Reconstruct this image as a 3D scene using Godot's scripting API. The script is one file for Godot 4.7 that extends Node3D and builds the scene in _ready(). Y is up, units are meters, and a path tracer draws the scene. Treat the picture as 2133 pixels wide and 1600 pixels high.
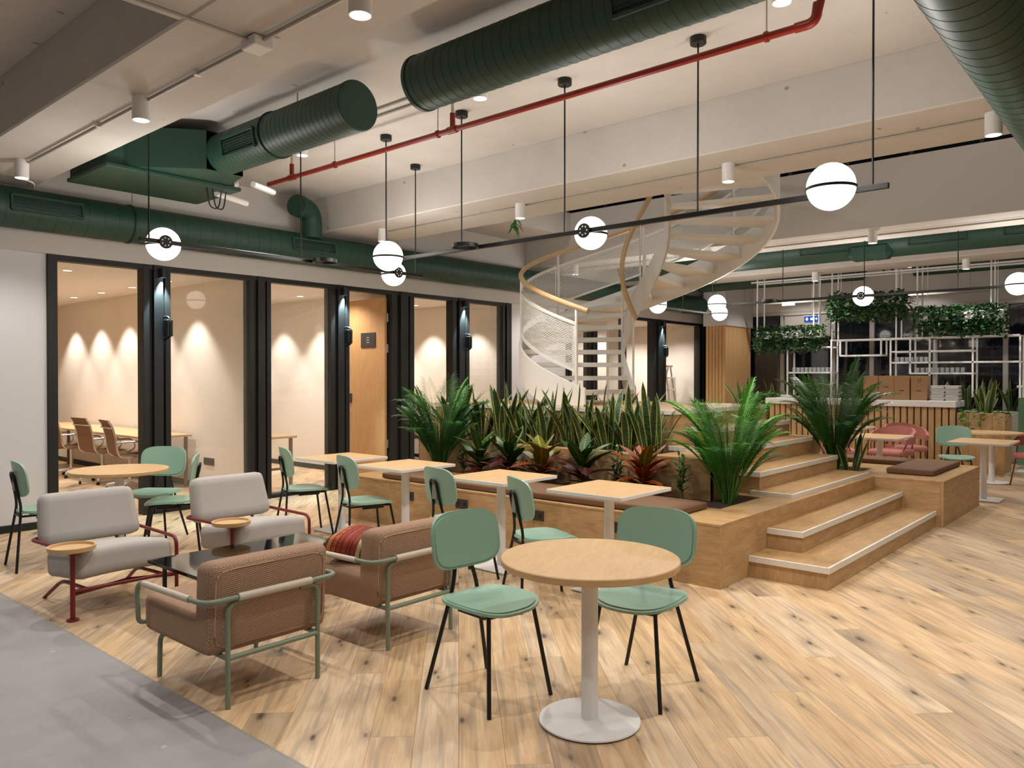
extends Node3D
# Lounge of an office floor at night: stepped timber seating, spiral stair, glazed rooms, bar.
# World: +X runs along the glazed wall, -Z runs along the ceiling beams towards that wall, metres.

var M := {}
var taken := {}
var rng := RandomNumberGenerator.new()
const SLAB := 3.885
const SOFFIT := 3.43
const UPPER := 4.27
const ZW := -8.795

func _ready():
	rng.seed = 4711
	setup_camera_and_light()
	make_materials()
	build_floor()
	build_shell()
	build_beams()
	build_glazed_wall()
	build_rooms()
	build_window_wall()
	build_stage()
	build_spiral()
	build_ducts()
	build_pipes()
	build_ceiling_lamps()
	build_pendants()
	build_tables_and_chairs()
	build_lounge()
	build_bar()
	build_plants()
	build_small_things()

# ------------------------------------------------------------------ camera and light
func setup_camera_and_light():
	var cam := Camera3D.new()
	cam.name = "camera"
	cam.fov = rad_to_deg(2.0 * atan(800.0 / 1617.0))
	cam.near = 0.05
	cam.far = 200.0
	add_child(cam)
	cam.position = Vector3(0, 1.55, 0)
	cam.rotation = Vector3(-0.009895, deg_to_rad(-48.94), 0)
	cam.current = true
	var we := WorldEnvironment.new()
	we.name = "environment"
	var e := Environment.new()
	e.background_mode = Environment.BG_COLOR
	e.background_color = Color(0.035, 0.04, 0.06)
	e.tonemap_mode = Environment.TONE_MAPPER_LINEAR
	e.tonemap_exposure = 1.0
	e.sdfgi_enabled = true
	e.ssao_enabled = true
	e.ssil_enabled = true
	we.environment = e
	add_child(we)

const SPOT_E := 2.55
const GLOBE_E := 0.9
const ROOM_E := 2.7
const WARM := Color(1.0, 0.86, 0.71)
const NEUTRAL := Color(1.0, 0.985, 0.965)

func spot(parent: Node3D, at: Vector3, energy: float, half: float, col: Color, soft := 0.03, blend := 0.6):
	var l := SpotLight3D.new()
	l.name = "lamp_beam"
	parent.add_child(l, true)
	l.position = at
	l.rotation = Vector3(-PI / 2, 0, 0)
	l.light_energy = energy
	l.light_color = col
	l.spot_range = 30.0
	l.spot_attenuation = 2.0
	l.spot_angle = half
	l.spot_angle_attenuation = blend
	l.light_size = soft
	l.shadow_enabled = true
	return l

func omni(parent: Node3D, at: Vector3, energy: float, col: Color, soft := 0.1):
	var l := OmniLight3D.new()
	l.name = "lamp_glow"
	parent.add_child(l, true)
	l.position = at
	l.light_energy = energy
	l.light_color = col
	l.omni_range = 30.0
	l.omni_attenuation = 2.0
	l.light_size = soft
	l.shadow_enabled = true
	return l

# ------------------------------------------------------------------ naming
func numbered(n: String) -> String:
	if not taken.has(n):
		taken[n] = 0
		return n
	taken[n] += 1
	return "%s_%03d" % [n, taken[n]]

func thing(called: String, label: String, category: String, at := Vector3.ZERO, turn := 0.0, group := "") -> Node3D:
	var o := Node3D.new()
	o.name = numbered(called)
	add_child(o)
	o.position = at
	o.rotation.y = turn
	tag(o, label, category, group)
	return o

func tag(o: Node, label: String, category: String, group := "", kind := ""):
	o.set_meta("label", label)
	o.set_meta("category", category)
	if group != "":
		o.set_meta("group", group)
	if kind != "":
		o.set_meta("kind", kind)

func obj(called: String, mesh, m: Material, parent: Node = null) -> MeshInstance3D:
	var o := MeshInstance3D.new()
	o.mesh = mesh.commit() if mesh is SurfaceTool else mesh
	o.material_override = m
	if parent == null or parent == self:
		o.name = numbered(called)
		add_child(o)
	else:
		o.name = called
		parent.add_child(o, true)
	return o

func structure(called: String, mesh, m: Material, label: String, category: String) -> MeshInstance3D:
	var o := obj(called, mesh, m)
	tag(o, label, category, "", "structure")
	return o

func copy_of(o: Node3D, at: Vector3, turn: float, label := "") -> Node3D:
	var c: Node3D = o.duplicate()
	c.name = numbered(String(o.name).split("_0")[0])
	add_child(c)
	c.position = at
	c.rotation.y = turn
	if label != "":
		c.set_meta("label", label)
	return c

# ------------------------------------------------------------------ mesh helpers
func S() -> SurfaceTool:
	var st := SurfaceTool.new()
	st.begin(Mesh.PRIMITIVE_TRIANGLES)
	return st

func tri(st: SurfaceTool, a: Vector3, b: Vector3, c: Vector3, na: Vector3, nb: Vector3, nc: Vector3, ua := Vector2.ZERO, ub := Vector2.ZERO, uc := Vector2.ZERO):
	if (b - a).cross(c - a).dot(na + nb + nc) > 0.0:
		var t := b; b = c; c = t
		t = nb; nb = nc; nc = t
		var u := ub; ub = uc; uc = u
	st.set_normal(na); st.set_uv(ua); st.add_vertex(a)
	st.set_normal(nb); st.set_uv(ub); st.add_vertex(b)
	st.set_normal(nc); st.set_uv(uc); st.add_vertex(c)

func quad(st: SurfaceTool, a: Vector3, b: Vector3, c: Vector3, d: Vector3, n: Vector3, ua := Vector2.ZERO, ub := Vector2.ZERO, uc := Vector2.ZERO, ud := Vector2.ZERO):
	tri(st, a, b, c, n, n, n, ua, ub, uc)
	tri(st, a, c, d, n, n, n, ua, uc, ud)

func box_uv(p: Vector3, n: Vector3, grain: int) -> Vector2:
	# u runs along the grain axis, v across it; a face square to the grain shows its other two axes
	var a := absf(n.x)
	var face := 0
	if absf(n.y) > a:
		a = absf(n.y); face = 1
	if absf(n.z) > a:
		face = 2
	var axes := []
	for i in 3:
		if i != face:
			axes.append(i)
	if axes[1] == grain:
		axes.reverse()
	return Vector2(p[axes[0]], p[axes[1]])

# a box with chamfered edges
func box(st: SurfaceTool, c: Vector3, s: Vector3, bev := 0.004, grain := 0, turn := Basis(), off := Vector2.ZERO):
	var h := s * 0.5
	bev = minf(bev, minf(h.x, minf(h.y, h.z)) * 0.9)
	for ax in 3:
		var b := (ax + 1) % 3
		var d := (ax + 2) % 3
		for sg in [-1.0, 1.0]:
			var n := Vector3.ZERO
			n[ax] = sg
			var q := []
			for k in [[-1, -1], [1, -1], [1, 1], [-1, 1]]:
				var p := Vector3.ZERO
				p[ax] = sg * h[ax]
				p[b] = k[0] * (h[b] - bev)
				p[d] = k[1] * (h[d] - bev)
				q.append(p)
			var uv := []
			for p in q:
				uv.append(box_uv(p + c, n, grain) + off)
			var N := turn * n
			quad(st, c + turn * q[0], c + turn * q[1], c + turn * q[2], c + turn * q[3], N, uv[0], uv[1], uv[2], uv[3])
	if bev <= 0.0:
		return
	for ax in 3:  # edges along ax
		var b := (ax + 1) % 3
		var d := (ax + 2) % 3
		for sb in [-1.0, 1.0]:
			for sd in [-1.0, 1.0]:
				var n := Vector3.ZERO
				n[b] = sb; n[d] = sd
				n = n.normalized()
				var p := []
				for k in [-1.0, 1.0]:
					for w in 2:
						var v := Vector3.ZERO
						v[ax] = k * (h[ax] - bev)
						v[b] = sb * (h[b] - (0.0 if w == 0 else bev))
						v[d] = sd * (h[d] - (bev if w == 0 else 0.0))
						p.append(v)
				var uv := []
				for v in p:
					uv.append(box_uv(v + c, n, grain) + off)
				quad(st, c + turn * p[0], c + turn * p[1], c + turn * p[3], c + turn * p[2], turn * n, uv[0], uv[1], uv[3], uv[2])
	for sx in [-1.0, 1.0]:
		for sy in [-1.0, 1.0]:
			for sz in [-1.0, 1.0]:
				var n := Vector3(sx, sy, sz).normalized()
				var a := Vector3(sx * h.x, sy * (h.y - bev), sz * (h.z - bev))
				var b2 := Vector3(sx * (h.x - bev), sy * h.y, sz * (h.z - bev))
				var c2 := Vector3(sx * (h.x - bev), sy * (h.y - bev), sz * h.z)
				var u := box_uv(a + c, n, grain) + off
				tri(st, c + turn * a, c + turn * b2, c + turn * c2, turn * n, turn * n, turn * n, u, u, u)

# box between two corners
func span(st: SurfaceTool, x0: float, x1: float, y0: float, y1: float, z0: float, z1: float, bev := 0.004, grain := 0, off := Vector2.ZERO):
	box(st, Vector3((x0 + x1) / 2, (y0 + y1) / 2, (z0 + z1) / 2), Vector3(absf(x1 - x0), absf(y1 - y0), absf(z1 - z0)), bev, grain, Basis(), off)

func spanned(x0: float, x1: float, y0: float, y1: float, z0: float, z1: float, bev := 0.004, grain := 0, off := Vector2.ZERO) -> SurfaceTool:
	var st := S()
	span(st, x0, x1, y0, y1, z0, z1, bev, grain, off)
	return st

func fillet(pts: Array, r: float, n := 5) -> Array:
	var out := [pts[0]]
	for i in range(1, pts.size() - 1):
		var p: Vector3 = pts[i]
		var a: Vector3 = pts[i - 1] - p
		var b: Vector3 = pts[i + 1] - p
		var d := minf(r, minf(a.length(), b.length()) * 0.48)
		var pa := p + a.normalized() * d
		var pb := p + b.normalized() * d
		for k in n + 1:
			var t := float(k) / n
			out.append(pa * (1 - t) * (1 - t) + p * 2 * t * (1 - t) + pb * t * t)
	out.append(pts[-1])
	return out

# swept tube; radii may be one number or one per point
func tube(st: SurfaceTool, pts: Array, r, sides := 8, caps := true, flat := 1.0):
	var n := pts.size()
	var up := Vector3.UP
	var prev: Array = []
	var prevn: Array = []
	var t0: Vector3 = (pts[1] - pts[0]).normalized()
	if absf(t0.y) > 0.9:
		up = Vector3.RIGHT
	var x := t0.cross(up).normalized()
	var run := 0.0
	for i in n:
		var t: Vector3
		if i == 0:
			t = t0
		elif i == n - 1:
			t = (pts[i] - pts[i - 1]).normalized()
		else:
			t = ((pts[i + 1] - pts[i]).normalized() + (pts[i] - pts[i - 1]).normalized()).normalized()
		x = (x - t * x.dot(t)).normalized()
		var y := t.cross(x).normalized()
		if i > 0:
			run += (pts[i] - pts[i - 1]).length()
		var rr: float = r[i] if r is Array else r
		var ring: Array = []
		var rn: Array = []
		for k in sides:
			var a := TAU * k / sides
			var v := x * cos(a) + y * sin(a) * flat
			ring.append(pts[i] + v * rr)
			rn.append((x * cos(a) * flat + y * sin(a)).normalized())
		if i > 0:
			for k in sides:
				var k2 := (k + 1) % sides
				var u0 := Vector2(run, float(k) / sides)
				tri(st, prev[k], prev[k2], ring[k2], prevn[k], prevn[k2], rn[k2], u0, u0, u0)
				tri(st, prev[k], ring[k2], ring[k], prevn[k], rn[k2], rn[k], u0, u0, u0)
		if caps and (i == 0 or i == n - 1):
			var cn := -t if i == 0 else t
			for k in sides:
				tri(st, pts[i], ring[k], ring[(k + 1) % sides], cn, cn, cn)
		prev = ring
		prevn = rn

func tubed(pts: Array, r, sides := 8) -> SurfaceTool:
	var st := S()
	tube(st, pts, r, sides)
	return st

# surface of revolution about the local y axis; profile of Vector2(radius, height)
func lathe(st: SurfaceTool, prof: Array, segs := 24, at := Transform3D(), smooth := false):
	var nor: Array = []
	for i in prof.size() - 1:
		var d: Vector2 = prof[i + 1] - prof[i]
		nor.append(Vector2(d.y, -d.x).normalized())
	for i in prof.size() - 1:
		var p0: Vector2 = prof[i]
		var p1: Vector2 = prof[i + 1]
		var n0: Vector2 = nor[i]
		var n1: Vector2 = nor[i]
		if smooth:
			if i > 0:
				n0 = (nor[i] + nor[i - 1]).normalized()
			if i < prof.size() - 2:
				n1 = (nor[i] + nor[i + 1]).normalized()
		for k in segs:
			var a := TAU * k / segs
			var b := TAU * (k + 1) / segs
			var va := Vector3(cos(a), 0, sin(a))
			var vb := Vector3(cos(b), 0, sin(b))
			var P := [va * p0.x + Vector3.UP * p0.y, vb * p0.x + Vector3.UP * p0.y, vb * p1.x + Vector3.UP * p1.y, va * p1.x + Vector3.UP * p1.y]
			var N := [va * n0.x + Vector3.UP * n0.y, vb * n0.x + Vector3.UP * n0.y, vb * n1.x + Vector3.UP * n1.y, va * n1.x + Vector3.UP * n1.y]
			var U := []
			for q in 4:
				U.append(Vector2(P[q].x, P[q].z) if absf(n0.y) > 0.7 else Vector2(a * maxf(p0.x, p1.x) if q == 0 or q == 3 else b * maxf(p0.x, p1.x), P[q].y))
				P[q] = at * P[q]
				N[q] = (at.basis * N[q]).normalized()
			if p0.x > 1e-6:
				tri(st, P[0], P[1], P[2], N[0], N[1], N[2], U[0], U[1], U[2])
			if p1.x > 1e-6:
				tri(st, P[0], P[2], P[3], N[0], N[2], N[3], U[0], U[2], U[3])

func lathed(prof: Array, segs := 24, at := Transform3D(), smooth := false) -> SurfaceTool:
	var st := S()
	lathe(st, prof, segs, at, smooth)
	return st

func sphere_profile(r: float, n := 14) -> Array:
	var out := []
	for i in n + 1:
		var a := -PI / 2 + PI * i / n
		out.append(Vector2(maxf(0.0, r * cos(a)), r * sin(a)))
	return out

# rounded box with an optional bend of its points
func rbox(st: SurfaceTool, s: Vector3, r: float, n: int, bend: Callable):
	var h := s * 0.5
	for ax in 3:
		var b := (ax + 1) % 3
		var d := (ax + 2) % 3
		for sg in [-1.0, 1.0]:
			var P := []
			for i in n + 1:
				for j in n + 1:
					var q := Vector3.ZERO
					q[ax] = sg * h[ax]
					# more points near the rounded edges
					var ti := -cos(PI * i / n)
					var tj := -cos(PI * j / n)
					q[b] = ti * h[b]
					q[d] = tj * h[d]
					var core := Vector3(clampf(q.x, -h.x + r, h.x - r), clampf(q.y, -h.y + r, h.y - r), clampf(q.z, -h.z + r, h.z - r))
					var dv := q - core
					P.append(core + dv.normalized() * r if dv.length() > 1e-6 else q)
			for i in n:
				for j in n:
					var id := [i * (n + 1) + j, (i + 1) * (n + 1) + j, (i + 1) * (n + 1) + j + 1, i * (n + 1) + j + 1]
					var V := []
					var N := []
					var U := []
					for k in id:
						var p: Vector3 = P[k]
						var core := Vector3(clampf(p.x, -h.x + r, h.x - r), clampf(p.y, -h.y + r, h.y - r), clampf(p.z, -h.z + r, h.z - r))
						var nn := (p - core).normalized()
						var fn := Vector3.ZERO
						fn[ax] = sg
						U.append(box_uv(p, fn, 0))
						V.append(bend.call(p))
						N.append((bend.call(p + nn * 0.002) - bend.call(p)).normalized())
					tri(st, V[0], V[1], V[2], N[0], N[1], N[2], U[0], U[1], U[2])
					tri(st, V[0], V[2], V[3], N[0], N[2], N[3], U[0], U[2], U[3])

# thin shell with a superellipse outline, shaped by a callable (x, z) -> Vector3 with its thickness along the surface normal
func shell(st: SurfaceTool, w: float, d: float, power: float, thick: float, shape: Callable, rings := 5, segs := 36):
	var top := []
	var bot := []
	for i in rings + 2:
		var f := minf(1.0, float(i) / rings)
		var row := []
		var low := []
		for k in segs:
			var a := TAU * k / segs
			var ex := 2.0 / power
			var x := w / 2 * signf(cos(a)) * pow(absf(cos(a)), ex) * f
			var z := d / 2 * signf(sin(a)) * pow(absf(sin(a)), ex) * f
			var p: Vector3 = shape.call(x, z)
			var e := 0.004
			var n := ((shape.call(x, z + e) - shape.call(x, z - e)) as Vector3).cross(shape.call(x + e, z) - shape.call(x - e, z)).normalized()
			row.append([p + n * thick / 2 * (1.0 if i <= rings else 0.0), n])
			low.append([p - n * thick / 2, n])
		top.append(row)
		bot.append(low)
	for i in rings:
		for k in segs:
			var k2 := (k + 1) % segs
			for side in 2:
				var G: Array = top if side == 0 else bot
				var sg := 1.0 if side == 0 else -1.0
				tri(st, G[i][k][0], G[i][k2][0], G[i + 1][k2][0], G[i][k][1] * sg, G[i][k2][1] * sg, G[i + 1][k2][1] * sg)
				tri(st, G[i][k][0], G[i + 1][k2][0], G[i + 1][k][0], G[i][k][1] * sg, G[i + 1][k2][1] * sg, G[i + 1][k][1] * sg)
	for k in segs:
		var k2 := (k + 1) % segs
		var a: Vector3 = top[rings][k][0]
		var b: Vector3 = top[rings][k2][0]
		var c: Vector3 = bot[rings][k2][0]
		var dd: Vector3 = bot[rings][k][0]
		var mid: Vector3 = (top[0][0][0] + bot[0][0][0]) / 2
		var n := (b - a).cross(dd - a).normalized()
		if n.dot((a + c) / 2 - mid) < 0:
			n = -n
		quad(st, a, b, c, dd, n)

# ------------------------------------------------------------------ materials
func col(r: int, g: int, b: int) -> Color:
	return Color8(r, g, b)

func mat(key: String, c: Color, rough := 0.6, metal := 0.0, tex: Texture2D = null, scale := 1.0, tri_world := false) -> StandardMaterial3D:
	var m := StandardMaterial3D.new()
	m.resource_name = key
	m.albedo_color = c
	m.roughness = rough
	m.metallic = metal
	m.cull_mode = BaseMaterial3D.CULL_DISABLED
	if tex:
		m.albedo_texture = tex
		m.uv1_scale = Vector3(scale, scale, scale)
		if tri_world:
			m.uv1_triplanar = true
			m.uv1_world_triplanar = true
	M[key] = m
	return m

func glow(key: String, c: Color, e: float) -> StandardMaterial3D:
	var m := mat(key, c, 0.4)
	m.emission_enabled = true
	m.emission = c
	m.emission_energy_multiplier = e
	return m

func noise(sd: int, freq: float, oct := 3) -> FastNoiseLite:
	var n := FastNoiseLite.new()
	n.seed = sd
	n.noise_type = FastNoiseLite.TYPE_SIMPLEX_SMOOTH
	n.frequency = freq
	n.fractal_type = FastNoiseLite.FRACTAL_FBM
	n.fractal_octaves = oct
	return n

# oak boards: u along the grain. knots > 0 adds knots with grain flowing round them
func wood_image(sd: int, w: int, h: int, light: Color, dark: Color, grey: Color, knots: int, contrast: float) -> ImageTexture:
	var im := Image.create(w, h, false, Image.FORMAT_RGB8)
	var na := noise(sd, 1.0, 3)
	var nb := noise(sd + 1, 1.0, 2)
	var nc := noise(sd + 2, 1.0, 2)
	var r := RandomNumberGenerator.new()
	r.seed = sd
	var K := []
	for k in knots:
		K.append([r.randf() * w, r.randf() * h, r.randf_range(3.0, 8.5) * h / 512.0, r.randf_range(0.55, 1.0)])
	for y in h:
		var near := []
		for k in K:
			if absf(k[1] - y) < k[2] * 9.0:
				near.append(k)
		for x in w:
			var fx := float(x) / w
			var fy := float(y) / h
			var bend := 0.0
			var kn := 0.0
			for k in near:
				var dx: float = (x - k[0]) / (k[2] * 3.4)
				var dy: float = (y - k[1]) / (k[2] * 1.3)
				var q := dx * dx + dy * dy
				if q < 30.0:
					bend += signf(dy) * exp(-q * 0.25) * 0.022
					kn = maxf(kn, k[3] * exp(-q * 1.3))
					kn = maxf(kn, k[3] * 0.33 * exp(-q * 0.16))
			var broad := na.get_noise_2d(fx * 3.0 + 7.0, (fy + bend) * 14.0)
			var fine := nb.get_noise_2d(fx * 9.0, (fy + bend) * 95.0)
			var streak := nc.get_noise_2d(fx * 2.2 + 31.0, (fy + bend) * 22.0)
			var arch := sin((fy * 60.0 + bend * 160.0) + broad * 9.0)
			var t := clampf(0.42 + contrast * (broad * 0.55 + fine * 0.35 + arch * 0.10), 0.0, 1.0)
			var c := light.lerp(dark, t)
			c = c.lerp(grey, clampf((streak - 0.16) * 1.6, 0.0, 0.55) * (1.0 if knots > 0 else 0.0))
			if kn > 0.02:
				c = c.lerp(Color(0.16, 0.12, 0.10), clampf(kn * 0.85, 0.0, 0.85))
			im.set_pixel(x, y, c)
	return ImageTexture.create_from_image(im)

# mottled surface, tiled softly by mirrored sampling
func mottle_image(sd: int, n: int, a: Color, b: Color, freq: float, spots: int, spot_col: Color) -> ImageTexture:
	var im := Image.create(n, n, false, Image.FORMAT_RGB8)
	var na := noise(sd, freq, 5)
	var nb := noise(sd + 9, freq * 9.0, 2)
	for y in n:
		for x in n:
			# four blended samples make it repeat without a seam
			var fx := float(x) / n
			var fy := float(y) / n
			var v := na.get_noise_2d(x, y) * (1 - fx) * (1 - fy) + na.get_noise_2d(x - n, y) * fx * (1 - fy) + na.get_noise_2d(x, y - n) * (1 - fx) * fy + na.get_noise_2d(x - n, y - n) * fx * fy
			var t := clampf(0.5 + v * 0.9 + nb.get_noise_2d(x, y) * 0.18, 0.0, 1.0)
			im.set_pixel(x, y, a.lerp(b, t))
	var r := RandomNumberGenerator.new()
	r.seed = sd + 77
	for k in spots:
		var cx := r.randi_range(4, n - 5)
		var cy := r.randi_range(4, n - 5)
		var rad := r.randf_range(0.6, 2.4)
		for y in range(-3, 4):
			for x in range(-4, 5):
				if Vector2(x * 0.7, y * 1.2).length() < rad:
					im.set_pixel(clampi(cx + x, 0, n - 1), clampi(cy + y, 0, n - 1), im.get_pixel(clampi(cx + x, 0, n - 1), clampi(cy + y, 0, n - 1)).lerp(spot_col, 0.6))
	return ImageTexture.create_from_image(im)

func weave_image(a: Color, b: Color, n: int, kind: int) -> Array:
	var im := Image.create(n, n, false, Image.FORMAT_RGB8)
	var hm := Image.create(n, n, false, Image.FORMAT_RGB8)
	var r := RandomNumberGenerator.new()
	r.seed = 99 + kind
	for y in n:
		for x in n:
			var t: float
			if kind == 0:  # plain weave
				t = 0.5 + 0.25 * sin(x * TAU / 4.0) + 0.25 * sin(y * TAU / 4.0)
			else:  # little zigzag rows
				var zig := absf(fposmod(x, 16.0) - 8.0) * 0.62
				t = 0.5 + 0.5 * sin((y + zig) * TAU / 8.0)
			var j := r.randf() * 0.45
			var v := clampf(t * 0.65 + j, 0.0, 1.0)
			im.set_pixel(x, y, a.lerp(b, v))
			hm.set_pixel(x, y, Color(v, v, v))
	hm.bump_map_to_normal_map(2.0)
	return [ImageTexture.create_from_image(im), ImageTexture.create_from_image(hm)]

func leaf_image(kind: int) -> ImageTexture:
	# u across the leaf (0..1), v along it
	var w := 48
	var h := 192
	var im := Image.create(w, h, false, Image.FORMAT_RGB8)
	var nz := noise(300 + kind, 0.07, 3)
	var nf := noise(340 + kind, 0.16, 2)
	for y in h:
		for x in w:
			var u := absf((x + 0.5) / w - 0.5) * 2.0
			var v := float(y) / h
			var c := Color(0.10, 0.22, 0.09)
			if kind == 0:  # snake plant: banded green, yellow margins
				c = Color(0.11, 0.22, 0.10).lerp(Color(0.24, 0.35, 0.20), clampf(0.5 + 1.4 * nz.get_noise_2d(x * 0.4, y * 1.6), 0.0, 1.0))
				if u > 0.74 + 0.10 * nf.get_noise_2d(x, y):
					c = Color(0.66, 0.66, 0.34)
			else:
				# croton: base colour, vivid veins
				var base: Color = [Color(0.10, 0.30, 0.08), Color(0.42, 0.44, 0.05), Color(0.20, 0.06, 0.04), Color(0.52, 0.17, 0.06)][kind - 1]
				var vein: Color = [Color(0.48, 0.60, 0.12), Color(0.78, 0.70, 0.16), Color(0.52, 0.10, 0.06), Color(0.85, 0.48, 0.12)][kind - 1]
				c = base.lerp(base.darkened(0.5), clampf(0.5 + nz.get_noise_2d(x, y), 0.0, 1.0))
				var side := fposmod(v * 11.0 - u * 1.6, 1.0)
				if u < 0.10 or side < 0.20:
					c = c.lerp(vein, 0.8)
			im.set_pixel(x, y, c)
	return ImageTexture.create_from_image(im)

func kilim_image() -> ImageTexture:
	var im := Image.create(96, 96, false, Image.FORMAT_RGB8)
	var C := [Color8(150, 52, 30), Color8(196, 120, 60), Color8(40, 26, 22), Color8(205, 180, 130), Color8(165, 60, 36), Color8(60, 66, 46), Color8(188, 96, 44)]
	var r := RandomNumberGenerator.new()
	r.seed = 5
	for y in 96:
		for x in 96:
			var band := int(y / 7)
			var c: Color = C[(band * 3 + band / 4) % 7]
			if band % 4 == 2 and int(absf(fposmod(x, 16) - 8) + (y % 7)) > 7:
				c = C[(band + 3) % 7]
			if y % 7 == 0:
				c = C[2]
			im.set_pixel(x, y, c.lerp(Color.BLACK, r.randf() * 0.2))
	return ImageTexture.create_from_image(im)

func make_materials():
	var fl := [wood_image(11, 1024, 512, Color8(222, 195, 160), Color8(190, 158, 122), Color8(158, 140, 122), 12, 1.0), wood_image(57, 1024, 512, Color8(226, 200, 166), Color8(196, 164, 128), Color8(164, 147, 130), 15, 0.9)]
	var tint := [Color(1, 1, 1), Color(0.93, 0.92, 0.91), Color(1.0, 0.97, 0.92), Color(0.96, 0.93, 0.87), Color(0.89, 0.88, 0.87)]
	for i in 10:
		mat("plank%d" % i, tint[i % 5], 0.42, 0.0, fl[i / 5])
	var ven := wood_image(23, 768, 512, Color8(196, 162, 116), Color8(164, 129, 86), Color8(120, 90, 60), 0, 0.85)
	mat("oak", Color(1, 1, 1), 0.5, 0.0, ven, 0.8)
	mat("oak_tread", Color(1.0, 0.98, 0.95), 0.45, 0.0, ven, 0.8)
	mat("oak_slat", Color(1, 1, 1), 0.5, 0.0, ven, 0.8)
	var top: ImageTexture = wood_image(71, 512, 384, Color8(216, 180, 132), Color8(192, 152, 104), Color8(150, 110, 70), 0, 0.6)
	mat("table_oak", Color(1, 1, 1), 0.4, 0.0, top, 1.0)
	mat("oak_pale", Color(1, 0.97, 0.94), 0.5, 0.0, top, 0.8)
	mat("door_oak", Color(0.90, 0.85, 0.80), 0.45, 0.0, top, 0.8)
	var vin := mottle_image(5, 512, Color8(138, 134, 132), Color8(152, 148, 146), 0.02, 26, Color8(205, 202, 200))
	mat("grey_vinyl", Color(1, 1, 1), 0.55, 0.0, vin, 0.35, true)
	var pl := mottle_image(8, 512, Color8(200, 194, 187), Color8(192, 186, 179), 0.018, 18, Color8(120, 108, 96))
	mat("plaster", Color(1, 1, 1), 0.85, 0.0, pl, 0.22, true)
	mat("wall_white", col(206, 204, 204), 0.8)
	mat("wall_grey", col(196, 190, 182), 0.85)
	mat("room_wall", col(234, 224, 211), 0.85)
	mat("room_ceiling", col(236, 230, 222), 0.85)
	mat("frame", col(17, 15, 13), 0.6)
	mat("black", col(9, 9, 9), 0.42)
	mat("black_gloss", col(10, 12, 13), 0.06)
	mat("socket", col(52, 48, 44), 0.5)
	mat("socket_hole", col(14, 13, 12), 0.6)
	mat("duct", col(24, 60, 46), 0.5)
	mat("duct_rib", col(20, 51, 39), 0.5)
	mat("duct_seam", col(17, 42, 32), 0.55)
	mat("red_pipe", col(132, 32, 20), 0.3)
	mat("steel", col(190, 188, 184), 0.3, 0.9)
	mat("chrome", col(215, 212, 208), 0.15, 1.0)
	mat("galv", col(168, 162, 155), 0.5, 0.3)
	mat("white_paint", col(226, 224, 222), 0.45)
	mat("stair_white", col(226, 222, 214), 0.5)
	mat("nosing", col(226, 220, 210), 0.5)
	mat("spot_body", col(228, 226, 224), 0.5)
	mat("sage", col(142, 176, 156), 0.33)
	mat("sage_tube", col(122, 134, 112), 0.42)
	mat("red_tube", col(112, 22, 26), 0.4)
	mat("wrap", col(196, 184, 168), 0.7)
	mat("handrail", col(190, 156, 112), 0.45)
	mat("cushion_brown", col(112, 82, 56), 0.85)
	mat("soil", col(44, 26, 18), 0.95)
	mat("joint", col(138, 108, 78), 0.9)
	mat("chair_brown", col(124, 92, 68), 0.75)
	mat("pink", col(172, 108, 98), 0.8)
	mat("pink_tube", col(104, 44, 34), 0.5)
	mat("cardboard", col(154, 118, 84), 0.85)
	mat("print_ink", col(78, 50, 30), 0.9)
	mat("grey_stack", col(196, 194, 190), 0.8)
	mat("green_panel", col(96, 136, 106), 0.5)
	mat("grey_panel", col(70, 76, 72), 0.4)
	mat("blind", col(158, 152, 144), 0.85)
	mat("pale_floor", col(196, 208, 196), 0.5)
	mat("stem", col(92, 120, 44), 0.6)
	mat("trunk", col(84, 66, 44), 0.8)
	var lf := [[46, 104, 34], [30, 78, 30], [66, 128, 40], [38, 92, 40]]
	for i in 4:
		var m := mat("leaf%d" % i, col(lf[i][0], lf[i][1], lf[i][2]), 0.38)
		m.backlight_enabled = true
		m.backlight = Color(0.18, 0.26, 0.08)
	for i in 2:
		var m := mat("bright_leaf%d" % i, [col(78, 150, 44), col(56, 124, 40)][i], 0.34)
		m.backlight_enabled = true
		m.backlight = Color(0.22, 0.32, 0.08)
	for i in 5:
		mat("leaftex%d" % i, Color(1, 1, 1), 0.42, 0.0, leaf_image(i))
	mat("ivy", col(30, 66, 28), 0.5)
	mat("ivy_light", col(62, 106, 44), 0.5)
	mat("pothos", col(104, 150, 60), 0.45)
	mat("kilim", Color(1, 1, 1), 0.9, 0.0, kilim_image(), 2.2)
	var g := weave_image(col(156, 149, 143), col(194, 188, 182), 128, 0)
	var f := mat("grey_fabric", Color(1, 1, 1), 0.95, 0.0, g[0], 9.0)
	f.normal_enabled = true
	f.normal_texture = g[1]
	f.normal_scale = 0.5
	var tn := weave_image(col(98, 72, 54), col(202, 166, 136), 128, 1)
	f = mat("tan_fabric", Color(1, 1, 1), 0.95, 0.0, tn[0], 6.5)
	f.normal_enabled = true
	f.normal_texture = tn[1]
	f.normal_scale = 0.7
	var gl := mat("glass", Color(0.93, 0.95, 0.88, 0.035), 0.02)
	gl.transparency = BaseMaterial3D.TRANSPARENCY_ALPHA
	gl = mat("night_glass", Color(0.03, 0.04, 0.05, 0.35), 0.03)
	gl.transparency = BaseMaterial3D.TRANSPARENCY_ALPHA
	gl.metallic_specular = 0.7
	gl = mat("tumbler", Color(0.92, 0.95, 0.95, 0.25), 0.05)
	gl.transparency = BaseMaterial3D.TRANSPARENCY_ALPHA
	glow("lamp_disc", Color(1.0, 0.96, 0.90), 6.0)
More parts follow.
